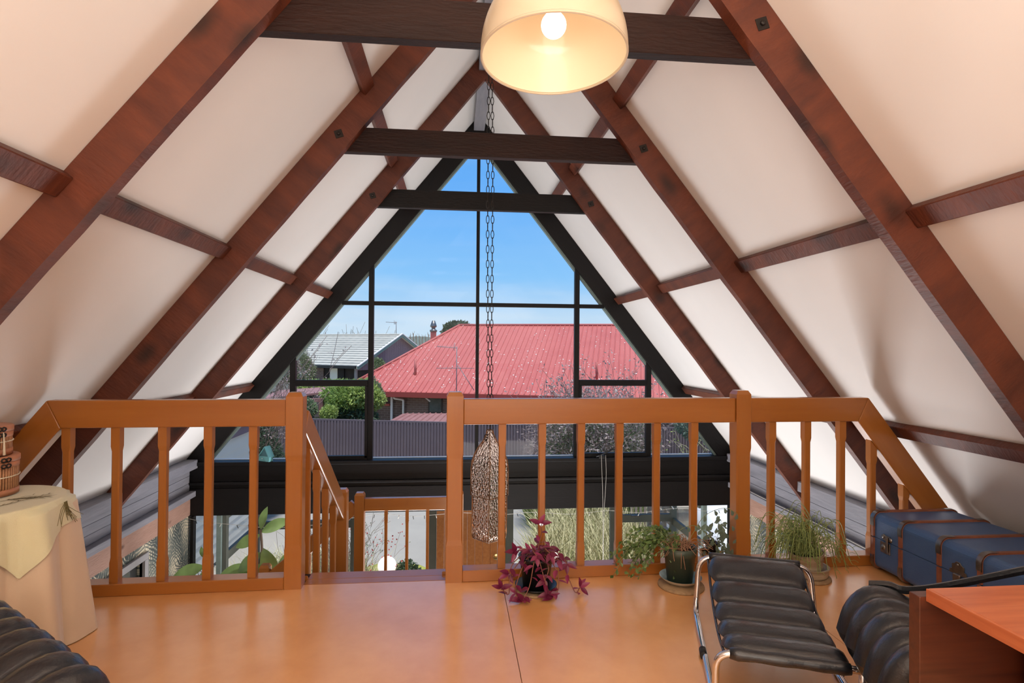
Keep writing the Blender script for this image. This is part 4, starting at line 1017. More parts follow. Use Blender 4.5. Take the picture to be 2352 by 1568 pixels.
# one spray printed on the hanging part, just outside the cloth surface
mb = MB()
for i in range(16):
    a0 = R(8)+random.uniform(-.05, .05); zz = TZ-.01; a1 = a0+random.uniform(-.35, .25); z1_ = zz-random.uniform(.03, .10)
    P_ = []
    for k in range(4):
        t = k/3; a = a0+(a1-a0)*t; r_ = TR+.020+.045*t*(.5+.5*math.cos(11*a+2.2)); P_.append(Vector((TX+r_*math.cos(a)*1.03, TY+r_*math.sin(a)*1.03, zz+(z1_-zz)*t)))
    mb.tube(P_, .0012, 3)
mb.obj('printed_sprig', M['print'], ov)

def basket(c, r, h, label):
    b = thing('bamboo_basket', c, label, 'basket')
    mb = MB(); n = 64
    for j in range(n):
        a = 2*math.pi*j/n; q = Vector((c[0]+r*math.cos(a), c[1]+r*math.sin(a), c[2]+.02)); mb.tube([q, q+Vector((0, 0, h-.035))], .0052*r/.13, 5)
    o = mb.obj('bamboo_sticks', M['bamboo'], b); o['kind'] = 'stuff'
    MB().lathe([(0, .004), (r, .004), (r+.006, .0), (r+.006, .024), (r, .026)], 48, c).obj('base_band', M['copper'], b)
    MB().lathe([(r-.006, .026), (r-.004, h-.03)], 48, c).obj('inner_wall', M['bamboo'], b)
    MB().lathe([(r, h-.034), (r+.006, h-.034), (r+.007, h-.012), (r, h-.012)], 48, c).obj('upper_band', M['copper'], b)
    MB().lathe([(r+.002, h-.010), (r+.009, h-.010), (r+.009, h+.010), (r+.004, h+.014), (r-.02, h+.012), (0, h+.012)], 48, c).obj('lid', M['copper'], b)
    mb = MB(); pts = []
    for k in (0, 1):
        pts = [(c[0]+(r+.006+.0015*math.cos(j*1.2+k*math.pi))*math.cos(2*math.pi*j/200), c[1]+(r+.006+.0015*math.cos(j*1.2+k*math.pi))*math.sin(2*math.pi*j/200), c[2]+h*.52+.0018*math.sin(j*1.2+k*math.pi)) for j in range(200)]
        mb.tube(pts, .0018, 4, closed=True)
    mb.obj('twisted_cord', M['rope'], b)
    for z_ in (h-.024, h+.001):
        mb = MB()
        for k in range(2):
            a = R(-12-8*k); linkloop(mb, (c[0]+(r+.013)*math.cos(a), c[1]+(r+.013)*math.sin(a), c[2]+z_), .008, .010, a+R(90), .0032)
        mb.obj('iron_clasp', M['iron'], b)
    a = R(-14); q = Vector((c[0]+(r+.016)*math.cos(a), c[1]+(r+.016)*math.sin(a), c[2]))
    return b, q
b1, q1 = basket((-2.012, 2.655, TZ+.0115), .122, .152, 'larger round bamboo basket with lid, standing on the draped table')
b2, q2 = basket((-2.022, 2.662, TZ+.0115+.168), .103, .112, 'smaller round bamboo basket with lid, stacked on the larger basket')
MB().tube([q2+Vector((0, 0, .10)), q2+Vector((.004, -.002, .06)), q2+Vector((.006, -.003, .004))], .004, 6, rs=[.002, .003, .0055]).obj('wooden_peg', M['rope'], b2)

# ------------------------------------------------------------------ leaf builders
def leaf_mesh(name, m, L, Wd, bend=.25, fold=.25, tip=.5, n=7):
    """leaf along +x, surface up, widest near tip*L"""
    rows = []
    for i in range(n+1):
        t = i/n; w_ = Wd/2*(math.sin(math.pi*t**(math.log(.5)/math.log(tip)))**.85 if 0 < t < 1 else 0.0)+.0003
        z = -bend*L*t*t; row = []
        for k in (-1, -.5, 0, .5, 1): row.append((L*t, w_*k, z+abs(k)*w_*fold))
        rows.append(row)
    mb = MB().grid(rows); return mb.mesh(name, m)
def orient(p, d, nrm):
    return frame(p, d, nrm)
def rnd_dir(zlo=-1, zhi=1):
    a = random.uniform(0, 2*math.pi); z = random.uniform(zlo, zhi); r = math.sqrt(max(0, 1-z*z)); return Vector((r*math.cos(a), r*math.sin(a), z))
def pot(root, c, r0, r1, h, m, rimh=.02, rimo=.005, name='pot', soil=True):
    MB().lathe([(0, .001), (r0, .001), (r1-.004, h-rimh), (r1-.004+rimo, h-rimh+.002), (r1+rimo, h), (r1-.004, h), (r1-.010, h-.022), (0, h-.024)], 40, c).obj(name, m, root)
    if soil:
        MB().lathe([(r1-.012, h-.0215), (r1*.5, h-.012), (0, h-.010)], 24, c).obj('soil', M['soil'], root)

# ---- purple wandering-jew plant
random.seed(11)
pc = Vector((.432, 3.00, 0))
pl1 = thing('potted_plant', pc, 'trailing purple-leaved plant in a black pot in front of the middle railing', 'potted plant')
MB().lathe([(0, 0), (.108, 0), (.112, .004), (.112, .011), (.106, .013), (0, .013)], 40, pc).obj('cork_mat', M['cork'], pl1)
MB().lathe([(0, .0135), (.082, .0135), (.108, .030), (.111, .036), (.106, .036), (.080, .020), (0, .019)], 40, pc).obj('saucer', M['blackpot'], pl1)
pot(pl1, pc+Vector((0, 0, .019)), .068, .090, .165, M['blackpot'])
lm = [leaf_mesh('purple_leaf', M['trad'], .062, .026, .15, .3, .4), leaf_mesh('striped_leaf', M['trad2'], .060, .026, .2, .3, .4), leaf_mesh('silver_leaf', M['trad3'], .058, .022, .1, .4, .4)]
top = pc+Vector((0, 0, .175))
stems = [  # tip offsets (dx, dy, z) and mid heights
 [(-.05, -.03, .20), (-.14, -.08, .12), (-.155, -.12, .035), (-.195, -.13, .07)],
 [(-.04, -.02, .21), (-.12, -.05, .17), (-.15, -.07, .12)],
 [(-.02, -.04, .22), (-.08, -.05, .235), (-.115, -.06, .225)],
 [(.01, .0, .22), (.03, .01, .30), (.02, .01, .345)],
 [(-.01, -.05, .20), (-.03, -.11, .17), (-.05, -.13, .08), (-.085, -.15, .015)],
 [(.0, -.06, .20), (.01, -.11, .16), (.03, -.13, .09), (.05, -.135, .035)],
 [(.03, -.05, .20), (.05, -.10, .15), (.03, -.12, .10)],
 [(.05, -.02, .21), (.11, -.04, .17), (.145, -.06, .12), (.19, -.09, .02), (.215, -.10, .05)],
 [(.06, -.01, .20), (.12, -.03, .20), (.155, -.05, .15)],
 [(.04, .03, .21), (.10, .03, .20), (.13, .02, .16)],
 [(-.05, -.05, .19), (-.10, -.10, .12), (-.12, -.12, .05), (-.10, -.13, .012)],
 [(.04, -.05, .20), (.09, -.10, .14), (.10, -.12, .06), (.07, -.13, .02)],
 [(-.01, -.03, .22), (-.03, -.06, .235), (-.01, -.09, .21)],
 [(.02, -.02, .22), (.03, -.05, .24), (.06, -.08, .22)],
 [(.0, .02, .22), (.05, .05, .235), (.08, .06, .20)]]
for si, st in enumerate(stems):
    pts = [top+Vector((random.uniform(-.03, .03), random.uniform(-.03, .03), -.005))]+[pc+Vector(p) for p in st]
    sm_ = smooth_path(pts, 5); MB().tube(sm_, .0026, 6).obj('stem', M['stemred'], pl1)
    nn_ = len(sm_)
    for k in range(4, nn_, 3):
        p = sm_[k]; t = (sm_[k]-sm_[k-1]).normalized(); s = 1 if (k//3) % 2 else -1
        sd = t.cross(Vector((0, 0, 1))); sd = sd.normalized() if sd.length > .1 else Vector((1, 0, 0))
        d = (t*random.uniform(.2, .9)+sd*s+Vector((0, -.15, random.uniform(-.25, .55)))).normalized(); q = random.random()
        T = orient(p, d, Vector((random.uniform(-.5, .5), random.uniform(-.9, .2), 1))) @ Matrix.Scale(random.uniform(.75, 1.1), 4)
        link('leaf', lm[0 if q < .50 else (1 if q < .84 else 2)], pl1, T)
    for a in (-35, 35, 100):
        t = (sm_[-1]-sm_[-3]).normalized(); d = Matrix.Rotation(R(a+random.uniform(-15, 15)), 3, 'Y') @ t
        if d.z < -.2 and sm_[-1].z < .05: d.z = .1
        link('leaf', lm[0 if random.random() < .8 else 1], pl1, orient(sm_[-1], d+Vector((0, -.2, .05)), Vector((random.uniform(-.3, .3), -.8, .7))) @ Matrix.Scale(random.uniform(.8, 1.05), 4))
mb = MB()
for i in range(3): q = top+Vector((random.uniform(0, .07), 0, -.02)); mb.tube([q, q+Vector((random.uniform(-.02, .05), 0, .13))], .0012, 4)
for i in range(22):
    q = top+Vector((random.uniform(-.06, .07), random.uniform(-.06, .06), -.01)); d = rnd_dir(-.2, .4)*random.uniform(.03, .08)
    mb.tube(smooth_path([q, q+d*.5+Vector((0, 0, .02)), q+d], 3), .0016, 4)
mb.obj('dry_stems', M['dry'], pl1, kind='stuff')

# ---- green pot with small-leaved trailing plant
random.seed(21)
pc = Vector((1.222, 3.005, 0))
pl2 = thing('potted_plant', pc, 'small-leaved trailing plant with dry stems in a dark green pot behind the stool', 'potted plant')
MB().lathe([(0, 0), (.120, 0), (.122, .004), (.120, .012), (0, .012)], 40, pc+Vector((-.005, -.02, 0))).obj('cork_mat', M['cork'], pl2)
MB().lathe([(0, .0125), (.055, .0125), (.090, .026), (.110, .045), (.112, .048)], 40, pc).obj('bowl', M['bowl'], pl2)
MB().lathe([(.112, .048), (.106, .047), (.086, .030), (.05, .018), (0, .018)], 40, pc).obj('bowl_glaze', M['bowlin'], pl2, label='teal glazed inside of the bowl')
pot(pl2, pc+Vector((-.004, 0, .019)), .066, .086, .19, M['greenpot'], .045, .004)
top = pc+Vector((0, 0, .205)); sm_l = leaf_mesh('tmp', None, .030, .017, .2, .2, .6, 3)
LV = [tuple(v.co) for v in sm_l.vertices]; LF = [tuple(p.vertices) for p in sm_l.polygons]
def add_leaf(mb, T): mb.add([T @ Vector(v) for v in LV], LF, True)
ml, ms_, md = MB(), MB(), MB()
for i in range(26):
    a = random.uniform(R(150), R(215)) if i < 22 else random.uniform(0, 6.28); ln = random.uniform(.16, .36) if i < 22 else .1
    d = Vector((math.cos(a), math.sin(a)*.35, 0)); p0 = top+Vector((random.uniform(-.06, .02), random.uniform(-.03, .03), -.01))
    h = random.uniform(.02, .11); zend = random.uniform(-.16, .02)
    P_ = smooth_path([p0, p0+d*ln*.3+Vector((0, 0, h)), p0+d*ln*.65+Vector((0, 0, h+zend*.3)), p0+d*ln+Vector((0, 0, zend))], 6)
    ms_.tube(P_, .0017, 4)
    for k in range(6, len(P_)):
        for s in (-1, 1):
            dd = ((P_[k]-P_[k-1]).normalized()*.6+Vector((0, s*.5, random.uniform(-.4, .8)))+Vector((random.uniform(-.5, .5), 0, 0))).normalized()
            add_leaf(ml, orient(P_[k], dd, rnd_dir(.0, 1)+Vector((0, -.5, .3))) @ Matrix.Scale(random.uniform(.6, 1.15), 4))
for i in range(80):
    q = top+Vector((random.uniform(-.07, .07), random.uniform(-.05, .05), -.012)); a = random.uniform(0, 6.28); ln = random.uniform(.05, .17); d = Vector((math.cos(a), math.sin(a)*.6, 0))*ln
    md.tube(smooth_path([q, q+d*.4+Vector((0, 0, random.uniform(.01, .07))), q+d+Vector((0, 0, random.uniform(-.07, .05)))], 4), .0018, 4)
ms_.obj('stems', M['stemgrn'], pl2, kind='stuff'); ml.obj('foliage', M['jade'], pl2, kind='stuff'); md.obj('dry_stems', M['dry'], pl2, kind='stuff')
mb = MB()
A = smooth_path([top+Vector((.03, 0, 0)), top+Vector((.07, .0, .07)), top+Vector((.14, .01, .16)), top+Vector((.25, .01, .20)), top+Vector((.32, .0, .17))], 6); mb.tube(A, .0014, 5)
A2 = smooth_path([top+Vector((-.06, 0, .0)), top+Vector((0, 0, .09)), top+Vector((.08, 0, .11)), top+Vector((.15, 0, .06)), top+Vector((.2, 0, .0)), top+Vector((.23, 0, -.05))], 6); mb.tube(A2, .0014, 5)
mb.obj('tendrils', M['stemgrn'], pl2); ml = MB()
for P_ in (A, A2):
    for k in range(9, len(P_), 3): add_leaf(ml, orient(P_[k], Vector((random.uniform(-.5, .7), 0, -.8)), Vector((0, -1, .2))) @ Matrix.Scale(1.25, 4))
for i in range(30):
    q = top+Vector((random.uniform(.14, .32), random.uniform(-.02, .04), random.uniform(-.06, .12))); add_leaf(ml, orient(q, Vector((random.uniform(-.6, .5), 0, -.8)), Vector((0, -1, .2))) @ Matrix.Scale(random.uniform(.9, 1.5), 4))
ml.obj('grey_green_foliage', M['dkleaf'], pl2, kind='stuff')

# ---- small pot in a wicker basket behind the railing
pc = Vector((1.515, 3.275, 0))
pl3 = thing('potted_plant', pc, 'little black pot in a wicker basket behind the long railing, left of the third newel', 'potted plant')
mb = MB()
for k in range(9): mb.tube([(pc.x+(.050+.0012*k)*math.cos(R(a)), pc.y+(.050+.0012*k)*math.sin(R(a)), .005+.0085*k) for a in range(0, 360, 15)], .0048, 5, closed=True)
mb.obj('basket', M['wicker'], pl3); MB().tube([(pc.x-.055, pc.y-.02, .075), (pc.x+.075, pc.y-.02, .078)], .004, 6).obj('handle', M['wicker'], pl3)
pot(pl3, pc+Vector((0, 0, .006)), .034, .044, .125, M['blackpot'], .014, .002)
random.seed(4); ml = MB(); ms_ = MB(); top = pc+Vector((0, 0, .125))
for i in range(16):
    q = top+Vector((random.uniform(-.03, .03), random.uniform(-.02, .02), -.01)); h = random.uniform(.015, .075); P_ = [q, q+Vector((random.uniform(-.02, .02), 0, h))]; ms_.tube(P_, .0015, 4)
    for k in range(4): add_leaf(ml, orient(P_[1]-Vector((0, 0, .006*k)), rnd_dir(-.1, .5), rnd_dir(.2, 1)) @ Matrix.Scale(random.uniform(.5, .8), 4))
ms_.obj('stems', M['dry'], pl3); ml.obj('foliage', M['dkleaf'], pl3, kind='stuff')
ml = MB(); ms_ = MB()
for i in range(5):
    x = .045+.008*i; P_ = smooth_path([pc+Vector((x, 0, .03)), pc+Vector((x+.012*math.sin(i), 0, .15)), pc+Vector((x+.012, 0, .28-.02*i))], 5); ms_.tube(P_, .0014, 4)
    for k in range(1, len(P_)): add_leaf(ml, orient(P_[k], Vector((random.uniform(-.8, .6), -.3, random.uniform(-.8, .3))), Vector((0, -1, .3))) @ Matrix.Scale(random.uniform(.7, 1.3), 4))
ms_.obj('vine_stems', M['stemgrn'], pl3); ml.obj('vine_leaves', M['dkleaf'], pl3, kind='stuff')

# ---- fine-stemmed plant in a tan ceramic pot
random.seed(31)
pc = Vector((1.985, 3.035, 0))
pl4 = thing('potted_plant', pc, 'wispy thin-stemmed green plant in a tan ceramic pot, left of the trunk', 'potted plant')
MB().lathe([(0, 0), (.104, 0), (.108, .004), (.106, .012), (0, .012)], 40, pc).obj('cork_mat', M['cork'], pl4)
MB().lathe([(0, .0125), (.082, .0125), (.092, .03), (.094, .062), (.100, .066), (.100, .070), (.088, .070), (.084, .034), (0, .028)], 40, pc).obj('saucer', M['tanpot'], pl4)
Tp = Matrix.Translation(pc+Vector((-.012, 0, .032))) @ Matrix.Rotation(R(-6), 4, 'Y')
MB().lathe([(0, 0), (.058, 0), (.070, .02), (.080, .045), (.078, .060), (.086, .075), (.084, .088), (.092, .105), (.096, .118), (.088, .118), (.080, .098), (0, .094)], 40).obj('pot', M['tanpot'], pl4, Tp)
MB().lathe([(.084, .100), (.04, .108), (0, .11)], 24).obj('soil', M['soil'], pl4, Tp)
top = pc+Vector((-.02, 0, .14)); ms_ = MB(); md = MB()
for i in range(150):
    a = random.uniform(0, 6.28); b_ = random.random(); ln = random.uniform(.07, .25)
    d = Vector((math.cos(a)-.75, math.sin(a)*.55, 0)); d.normalize(); q = top+Vector((random.uniform(-.06, .055), random.uniform(-.05, .05), -.01))
    h = random.uniform(.06, .22); e_ = q+d*ln+Vector((0, 0, h*.5+random.uniform(-.12, .02)))
    P_ = smooth_path([q, q+d*ln*.35+Vector((0, 0, h*.8)), q+d*ln*.75+Vector((0, 0, h)), e_], 4)
    ms_.tube(P_, .0019, 3, cap=False)
    for k in range(3):
        s = P_[random.randrange(5, len(P_))]; dd = (d*random.uniform(-.2, 1)+rnd_dir(-.8, .5)*.8).normalized()*random.uniform(.025, .06); ms_.tube([s, s+dd*.5+Vector((0, 0, .008)), s+dd], .0012, 3, cap=False)
for i in range(14):
    a = R(random.uniform(110, 250)); d = Vector((math.cos(a), -.1, 0)); q = top; h = random.uniform(.1, .26); ln = random.uniform(.1, .26)
    if i < 3: h = .26+.02*i; ln = .14+.1*i
    ms_.tube(smooth_path([q+Vector((.05, 0, 0)), q+Vector((.03, 0, h*.6)), q+d*ln*.5+Vector((0, 0, h)), q+d*ln+Vector((0, 0, h*.72))], 6), .0014, 4, cap=False)
for i in range(30):
    q = top+Vector((random.uniform(-.02, .075), random.uniform(-.05, .03), -.015)); d = rnd_dir(-.2, .8)*random.uniform(.03, .07); md.tube([q, q+d], .0016, 4)
ms_.obj('green_stems', M['rhip'], pl4, kind='stuff'); md.obj('dry_stems', M['dry'], pl4, kind='stuff')

# ------------------------------------------------------------------ downstairs: rubber plant, bird cage, wicker hoop
random.seed(41)
rp_ = thing('rubber_plant', (-1.95, 5.55, -2.45), 'broad-leaved rubber plant downstairs, seen through the left railing', 'potted plant')
pot(rp_, Vector((-1.95, 5.55, -2.45)), .13, .17, .32, M['bowl'], .03, .01)
rl = leaf_mesh('broad_leaf', M['rubber'], .25, .105, .18, .18, .5, 8); rl2 = leaf_mesh('grey_broad_leaf', M['dkleaf'], .24, .11, .1, .15, .5, 8)
st1 = smooth_path([(-1.93, 5.55, -2.2), (-1.82, 5.5, -1.6), (-1.80, 5.45, -.92), (-1.74, 5.42, -.62), (-1.75, 5.42, -.40)], 6)
st2 = smooth_path([(-1.97, 5.55, -2.2), (-2.0, 5.5, -1.6), (-2.05, 5.45, -1.08), (-2.20, 5.45, -.78), (-2.26, 5.45, -.62)], 6)
MB().tube(st1, .012, 8).obj('stem', M['bark'], rp_); MB().tube(st2, .011, 8).obj('stem', M['stemgrn'], rp_)
def RLf(p, d, n=(0, -1, .4), s=1, m=None):
    p = (p[0]-.11, p[1], p[2]+.235) if p[0] > -1.9 else (p[0]-.02, p[1], p[2]+.15)
    s *= 1.12
    link('leaf', m or rl, rp_, orient(Vector(p), Vector(d), Vector(n)) @ Matrix.Scale(s, 4))
for p, d, n, s in (((-1.64, 5.42, -.66), (1, -.2, .55), (-.3, -.8, .7), 1.05), ((-1.64, 5.42, -.64), (.15, 0, 1), (-.5, -1, 0), .75), ((-1.64, 5.42, -.68), (-1, -.1, -.45), (0, -1, .5), .9),
        ((-1.62, 5.42, -.80), (.45, -.2, -1), (.4, -1, .2), 1.2), ((-1.63, 5.42, -.84), (-.9, -.1, -.7), (0, -1, .5), 1), ((-1.64, 5.43, -.92), (.1, -.2, -1), (.5, -1, 0), 1.15),
        ((-1.68, 5.44, -1.0), (-1, -.1, -.3), (0, -1, .6), 1.0), ((-1.68, 5.44, -1.02), (.9, -.1, -.5), (.1, -1, .6), 1.1), ((-1.7, 5.45, -1.08), (1, .1, .15), (0, -1, .8), 1.0),
        ((-1.50, 5.45, -1.02), (.6, 0, .75), (-.4, -1, .3), .85), ((-1.72, 5.45, -1.15), (-.9, -.2, -.9), (0, -1, .4), 1.0), ((-1.74, 5.46, -1.2), (.5, -.2, -.9), (.4, -1, .3), 1.0)):
    RLf(p, d, n, s)
RLf((-1.70, 5.42, -.97), (.55, -.2, -1), (.1, -1, .3), .95, rl2)
for p, d, n, s in (((-2.22, 5.45, -.88), (-1, -.1, -.25), (0, -1, .7), 1.1), ((-2.21, 5.45, -.90), (-.25, -.2, -1), (0, -1, .2), .85), ((-2.12, 5.45, -1.0), (1, -.1, .42), (-.1, -1, .6), 1.2),
        ((-2.16, 5.45, -.97), (-.75, -.2, -.75), (0, -1, .4), 1.25), ((-2.07, 5.45, -1.12), (-.6, -.2, -.9), (0, -1, .5), 1.2), ((-2.06, 5.45, -1.14), (1, -.1, .30), (0, -1, .9), 1.1),
        ((-2.04, 5.45, -1.2), (-.9, -.1, -.5), (0, -1, .6), 1.15), ((-2.24, 5.45, -.80), (-.25, 0, 1), (0, -1, 0), .35)):
    RLf(p, d, n, s)
RLf((-2.03, 5.45, -1.18), (.75, -.2, -.35), (0, -1, .6), 1.0, rl2)
bc = thing('bird_cage', (-2.66, 6.2, -2.45), 'small dark wire bird cage downstairs beside the wallpapered wall', 'bird cage')
mb = MB(); c0 = Vector((-2.60, 6.2, -1.20))
for j in range(16):
    a = 2*math.pi*j/16; mb.tube([c0+Vector((.10*math.cos(a), .10*math.sin(a), -.25)), c0+Vector((.10*math.cos(a), .10*math.sin(a), 0)), c0+Vector((.07*math.cos(a), .07*math.sin(a), .07)), c0+Vector((0, 0, .10))], .0022, 4)
for z_ in (-.25, -.12, -.06, 0, .04): mb.tube([c0+Vector((.10*math.cos(R(a)), .10*math.sin(R(a)), z_)) for a in range(0, 360, 20)], .003, 4, closed=True)
linkloop(mb, c0+Vector((0, 0, .125)), .022, .018, .3, .003); mb.obj('wire_cage', M['iron'], bc)
MB().lathe([(0, -.27), (.105, -.27), (.105, -.25), (0, -.25)], 20, c0).obj('tray', M['iron'], bc)
bx('stand', (-2.72, 6.1, -2.45), (-2.50, 6.32, -1.475), M['oldtimber'], bc)
wh = MB().tube([(XL+.035, 6.02+.13*math.cos(R(a)), -1.22+.16*math.sin(R(a))) for a in range(0, 360, 15)], .009, 7, closed=True).obj('wicker_hoop', M['wicker'])
tag(wh, 'twisted wicker hoop hanging on the palm wallpaper of the left wall', 'hoop')
# pale cable lying on the right-hand ledge
cb = MB().tube(smooth_path([(XR-.045, 3.45, -.268), (XR-.05, 4.1, -.270), (XR-.04, 4.8, -.268), (XR-.05, 5.5, -.270), (XR-.045, 6.36, -.269)], 6), .006, 6).obj('cable', M['wire'])
tag(cb, 'thin pale cable lying along the grey ledge of the right wall', 'cable')

#OUTSIDE#
# ================================================================== OUTSIDE
GZ = -2.62
g_ = MB(); NXg = 60
rows = [[(-60+120*i/NXg, 6.9+(j/40)**2*160, GZ-.02+.01*math.sin(i*1.3+j)) for i in range(NXg+1)] for j in range(41)]
gr = struct(g_.grid(rows, smooth=False).obj('ground', M['ground']))
dv = struct(MB().box((-7.5, 7.62, GZ-.05), (3.6, 16.2, GZ+.0)).obj('driveway', M['asphalt']))
# lawn patch and edging
random.seed(3)
lp = MB(); ring = [(-1.02+.9*math.cos(R(a))*(1+.08*math.sin(a*.07)), 9.0+1.35*math.sin(R(a))*(1+.05*math.cos(a*.11))) for a in range(0, 360, 12)]
lp.prism(ring, 'z', GZ-.02, GZ+.05)
tag(lp.obj('lawn_patch', M['lawn']), 'rounded patch of yellow-green lawn beside the driveway, seen through the stair landing railing', 'lawn')
lp = MB(); lp.prism([(.95, 8.0), (1.25, 8.0), (1.32, 9.3), (.95, 9.6)], 'z', GZ-.02, GZ+.045)
tag(lp.obj('lawn_patch', M['lawn']), 'small yellow-green lawn strip seen just above the purple-leaved plant', 'lawn')
# crazy-paved slabs beside the door
pv = thing('paving', (1.3, 10.4, GZ), kind='structure')
random.seed(8)
xs = [.72, 1.05, 1.42, 1.80, 2.25]; ysp = [9.3, 9.9, 10.5, 11.1]
P_ = [[(x+random.uniform(-.10, .10), y+random.uniform(-.16, .16)) for x in xs] for y in ysp]
for j in range(3):
    for i in range(4):
        q = [P_[j][i], P_[j][i+1], P_[j+1][i+1], P_[j+1][i]]; cx_ = sum(a[0] for a in q)/4; cy_ = sum(a[1] for a in q)/4
        q = [(cx_+(a[0]-cx_)*.965, cy_+(a[1]-cy_)*.965) for a in q]
        MB().prism(q, 'z', GZ-.02, GZ+.035+random.uniform(0, .006)).obj('paver', M['paver'], pv)

# ---- grasses and shrubs near the house
def blades(n, c, rx, ry, h, lean, w_, seed, z0=GZ, droop=.3):
    random.seed(seed); mb = MB()
    for i in range(n):
        a = random.uniform(0, 6.28); r = math.sqrt(random.random()); p = Vector((c[0]+rx*r*math.cos(a), c[1]+ry*r*math.sin(a), z0))
        d = rnd_dir(0, .1); hh = h*random.uniform(.55, 1.1); l = lean*random.uniform(.2, 1.2)
        s = Vector((random.uniform(-1, 1), random.uniform(-.4, .4), 0)).normalized()*w_*random.uniform(.6, 1.3)
        m1 = p+d*l*.3+Vector((0, 0, hh*.6)); m2 = p+d*l+Vector((0, 0, hh*(1-droop*random.random())))
        mb.add([p-s, p+s, m1+s*.8, m1-s*.8, m2], [(0, 1, 2, 3), (3, 2, 4)])
    return mb
def clump(name, label, n, c, rx, ry, h, lean, w_, seed, m, group=None, cat='grass', z0=GZ):
    r = thing(name, (c[0], c[1], z0), label, cat, group=group)
    blades(int(n*.7), c, rx, ry, h, lean, w_, seed, z0).obj('blades', M[m], r, kind='stuff')
    blades(int(n*.3), c, rx, ry, h*.8, lean, w_, seed+1, z0).obj('green_blades', M['grassgrn'], r, kind='stuff')
    return r
clump('grass_clump', 'tall dry yellow-green grass behind the trailing purple plant, nearest the house', 2600, (1.95, 9.0), .75, .85, 1.05, .45, .011, 51, 'grassdry')
clump('grass_clump', 'dry grass tuft left of the other grasses, above the trailing purple plant', 1200, (1.85, 9.9), .38, .7, .95, .45, .011, 57, 'grassdry')
clump('grass_clump', 'tall dry grass further back beside the driveway, under the window stay cords', 2600, (2.45, 10.6), .85, .9, 1.0, .5, .012, 52, 'grassdry')
clump('grass_clump', 'dry grass behind the small-leaved plant, left of the timber slats', 2600, (2.75, 9.1), .50, .8, 1.15, .5, .011, 53, 'grassdry')
clump('grass_clump', 'low greener grass bank at the far edge of the driveway', 5000, (2.9, 12.6), 1.3, 1.1, .85, .5, .010, 54, 'grassgrn')
clump('grass_clump', 'dry pale brush at the driveway edge behind the rubber plant', 3000, (-2.6, 9.2), .8, .8, .62, .5, .007, 55, 'grassdry')
def twiggy(name, label, c, r, h, n, seed, m, leafm=None, nl=0, lsize=.05, z0=GZ, spread=1.0, tw=.004, cat='shrub', group=None, levels=3, low=.0):
    """shrub of many thin branching twigs, with optional leaves at their ends"""
    random.seed(seed); root = thing(name, (c[0], c[1], z0), label, cat, group=group); mb = MB(); ml = MB(); tips = []
    for i in range(n):
        a = random.uniform(0, 6.28); p = Vector((c[0]+random.uniform(-.12, .12)*r, c[1]+random.uniform(-.12, .12)*r, z0+low*random.random()))
        d = Vector((math.cos(a)*random.uniform(.1, spread), math.sin(a)*random.uniform(.1, spread), 1)).normalized(); L = h*random.uniform(.6, 1.05); pts = [p]
        for k in range(4):
            d = (d+rnd_dir(-.6, .8)*.22).normalized(); p = p+d*L/4; pts.append(p)
        mb.tube(pts, tw, 3, cap=False, rs=[tw*(1.2-.22*k) for k in range(5)])
        for k in range(levels+2):
            q = pts[random.randrange(1, 5)]; dd = (d+rnd_dir(-.5, .9)*.8).normalized(); e = q+dd*L*random.uniform(.15, .32)
            mb.tube([q, (q+e)/2+rnd_dir()*L*.02, e], tw*.6, 3, cap=False); tips += [e, (q+e)/2]
        tips.append(pts[-1])
    for i in range(nl):
        q = random.choice(tips)+rnd_dir()*lsize*1.2; dd = rnd_dir(-.4, 1)
        T = frame(q, dd, rnd_dir()); s = lsize*random.uniform(.6, 1.3)
        ml.add([T @ Vector(v) for v in ((0, 0, 0), (s*.5, -s*.22, 0), (s, 0, -s*.1), (s*.5, s*.22, 0))], [(0, 1, 2, 3)])
    mb.obj('branches', M[m], root, kind='stuff')
    if nl: ml.obj('foliage', M[leafm], root, kind='stuff')
    return root
tw_ = twiggy('twiggy_shrub', 'bare twiggy shrub with red flecks outside, seen through the landing railing', (-1.62, 8.7), .6, 1.28, 120, 61, 'twig', 'lf_olive', 900, .035, spread=.75, tw=.0045)
random.seed(62); mb = MB()
for i in range(90):
    q = Vector((-1.45+random.uniform(-.35, .75), 8.7+random.uniform(-.4, .4), GZ+random.uniform(.55, 1.22))); s = .014; T = frame(q, rnd_dir(), rnd_dir())
    mb.add([T @ Vector(v) for v in ((-s, 0, 0), (0, -s, 0), (s, 0, 0), (0, s, 0), (0, 0, s))], [(0, 1, 4), (1, 2, 4), (2, 3, 4), (3, 0, 4)])
mb.obj('red_flowers', M['redflow'], tw_, kind='stuff')
clump('grass_clump', 'pale dry stems at the foot of the twiggy shrub, left of the pale globe lamp', 2600, (-1.7, 8.5), .75, .6, .78, .5, .006, 63, 'grassdry')

def leafball(root, c, rad, n, size, m, seed, shell=.55, name='foliage', flat=.25):
    """crown of leaves spread through an ellipsoid, denser at its skin, lumpy outline"""
    random.seed(seed); mb = MB(); c = Vector(c)
    lob = [(rnd_dir(-.3, 1), random.uniform(.75, 1.12)) for _ in range(9)]
    for i in range(n):
        d = rnd_dir(-.75, 1); k = max((d.dot(l)**6 if d.dot(l) > 0 else 0)*s for l, s in lob); f = (.78+.3*k)*(shell+(1-shell)*random.random()**.6)
        q = c+Vector((d.x*rad[0], d.y*rad[1], d.z*rad[2]))*f; s = size*random.uniform(.6, 1.4)
        T = frame(q, (d+rnd_dir()*1.1), rnd_dir())
        mb.add([T @ Vector(v) for v in ((0, 0, 0), (s*.5, -s*flat, 0), (s, 0, -s*.12), (s*.5, s*flat, 0))], [(0, 1, 2, 3)])
    return mb.obj(name, M[m], root, kind='stuff')
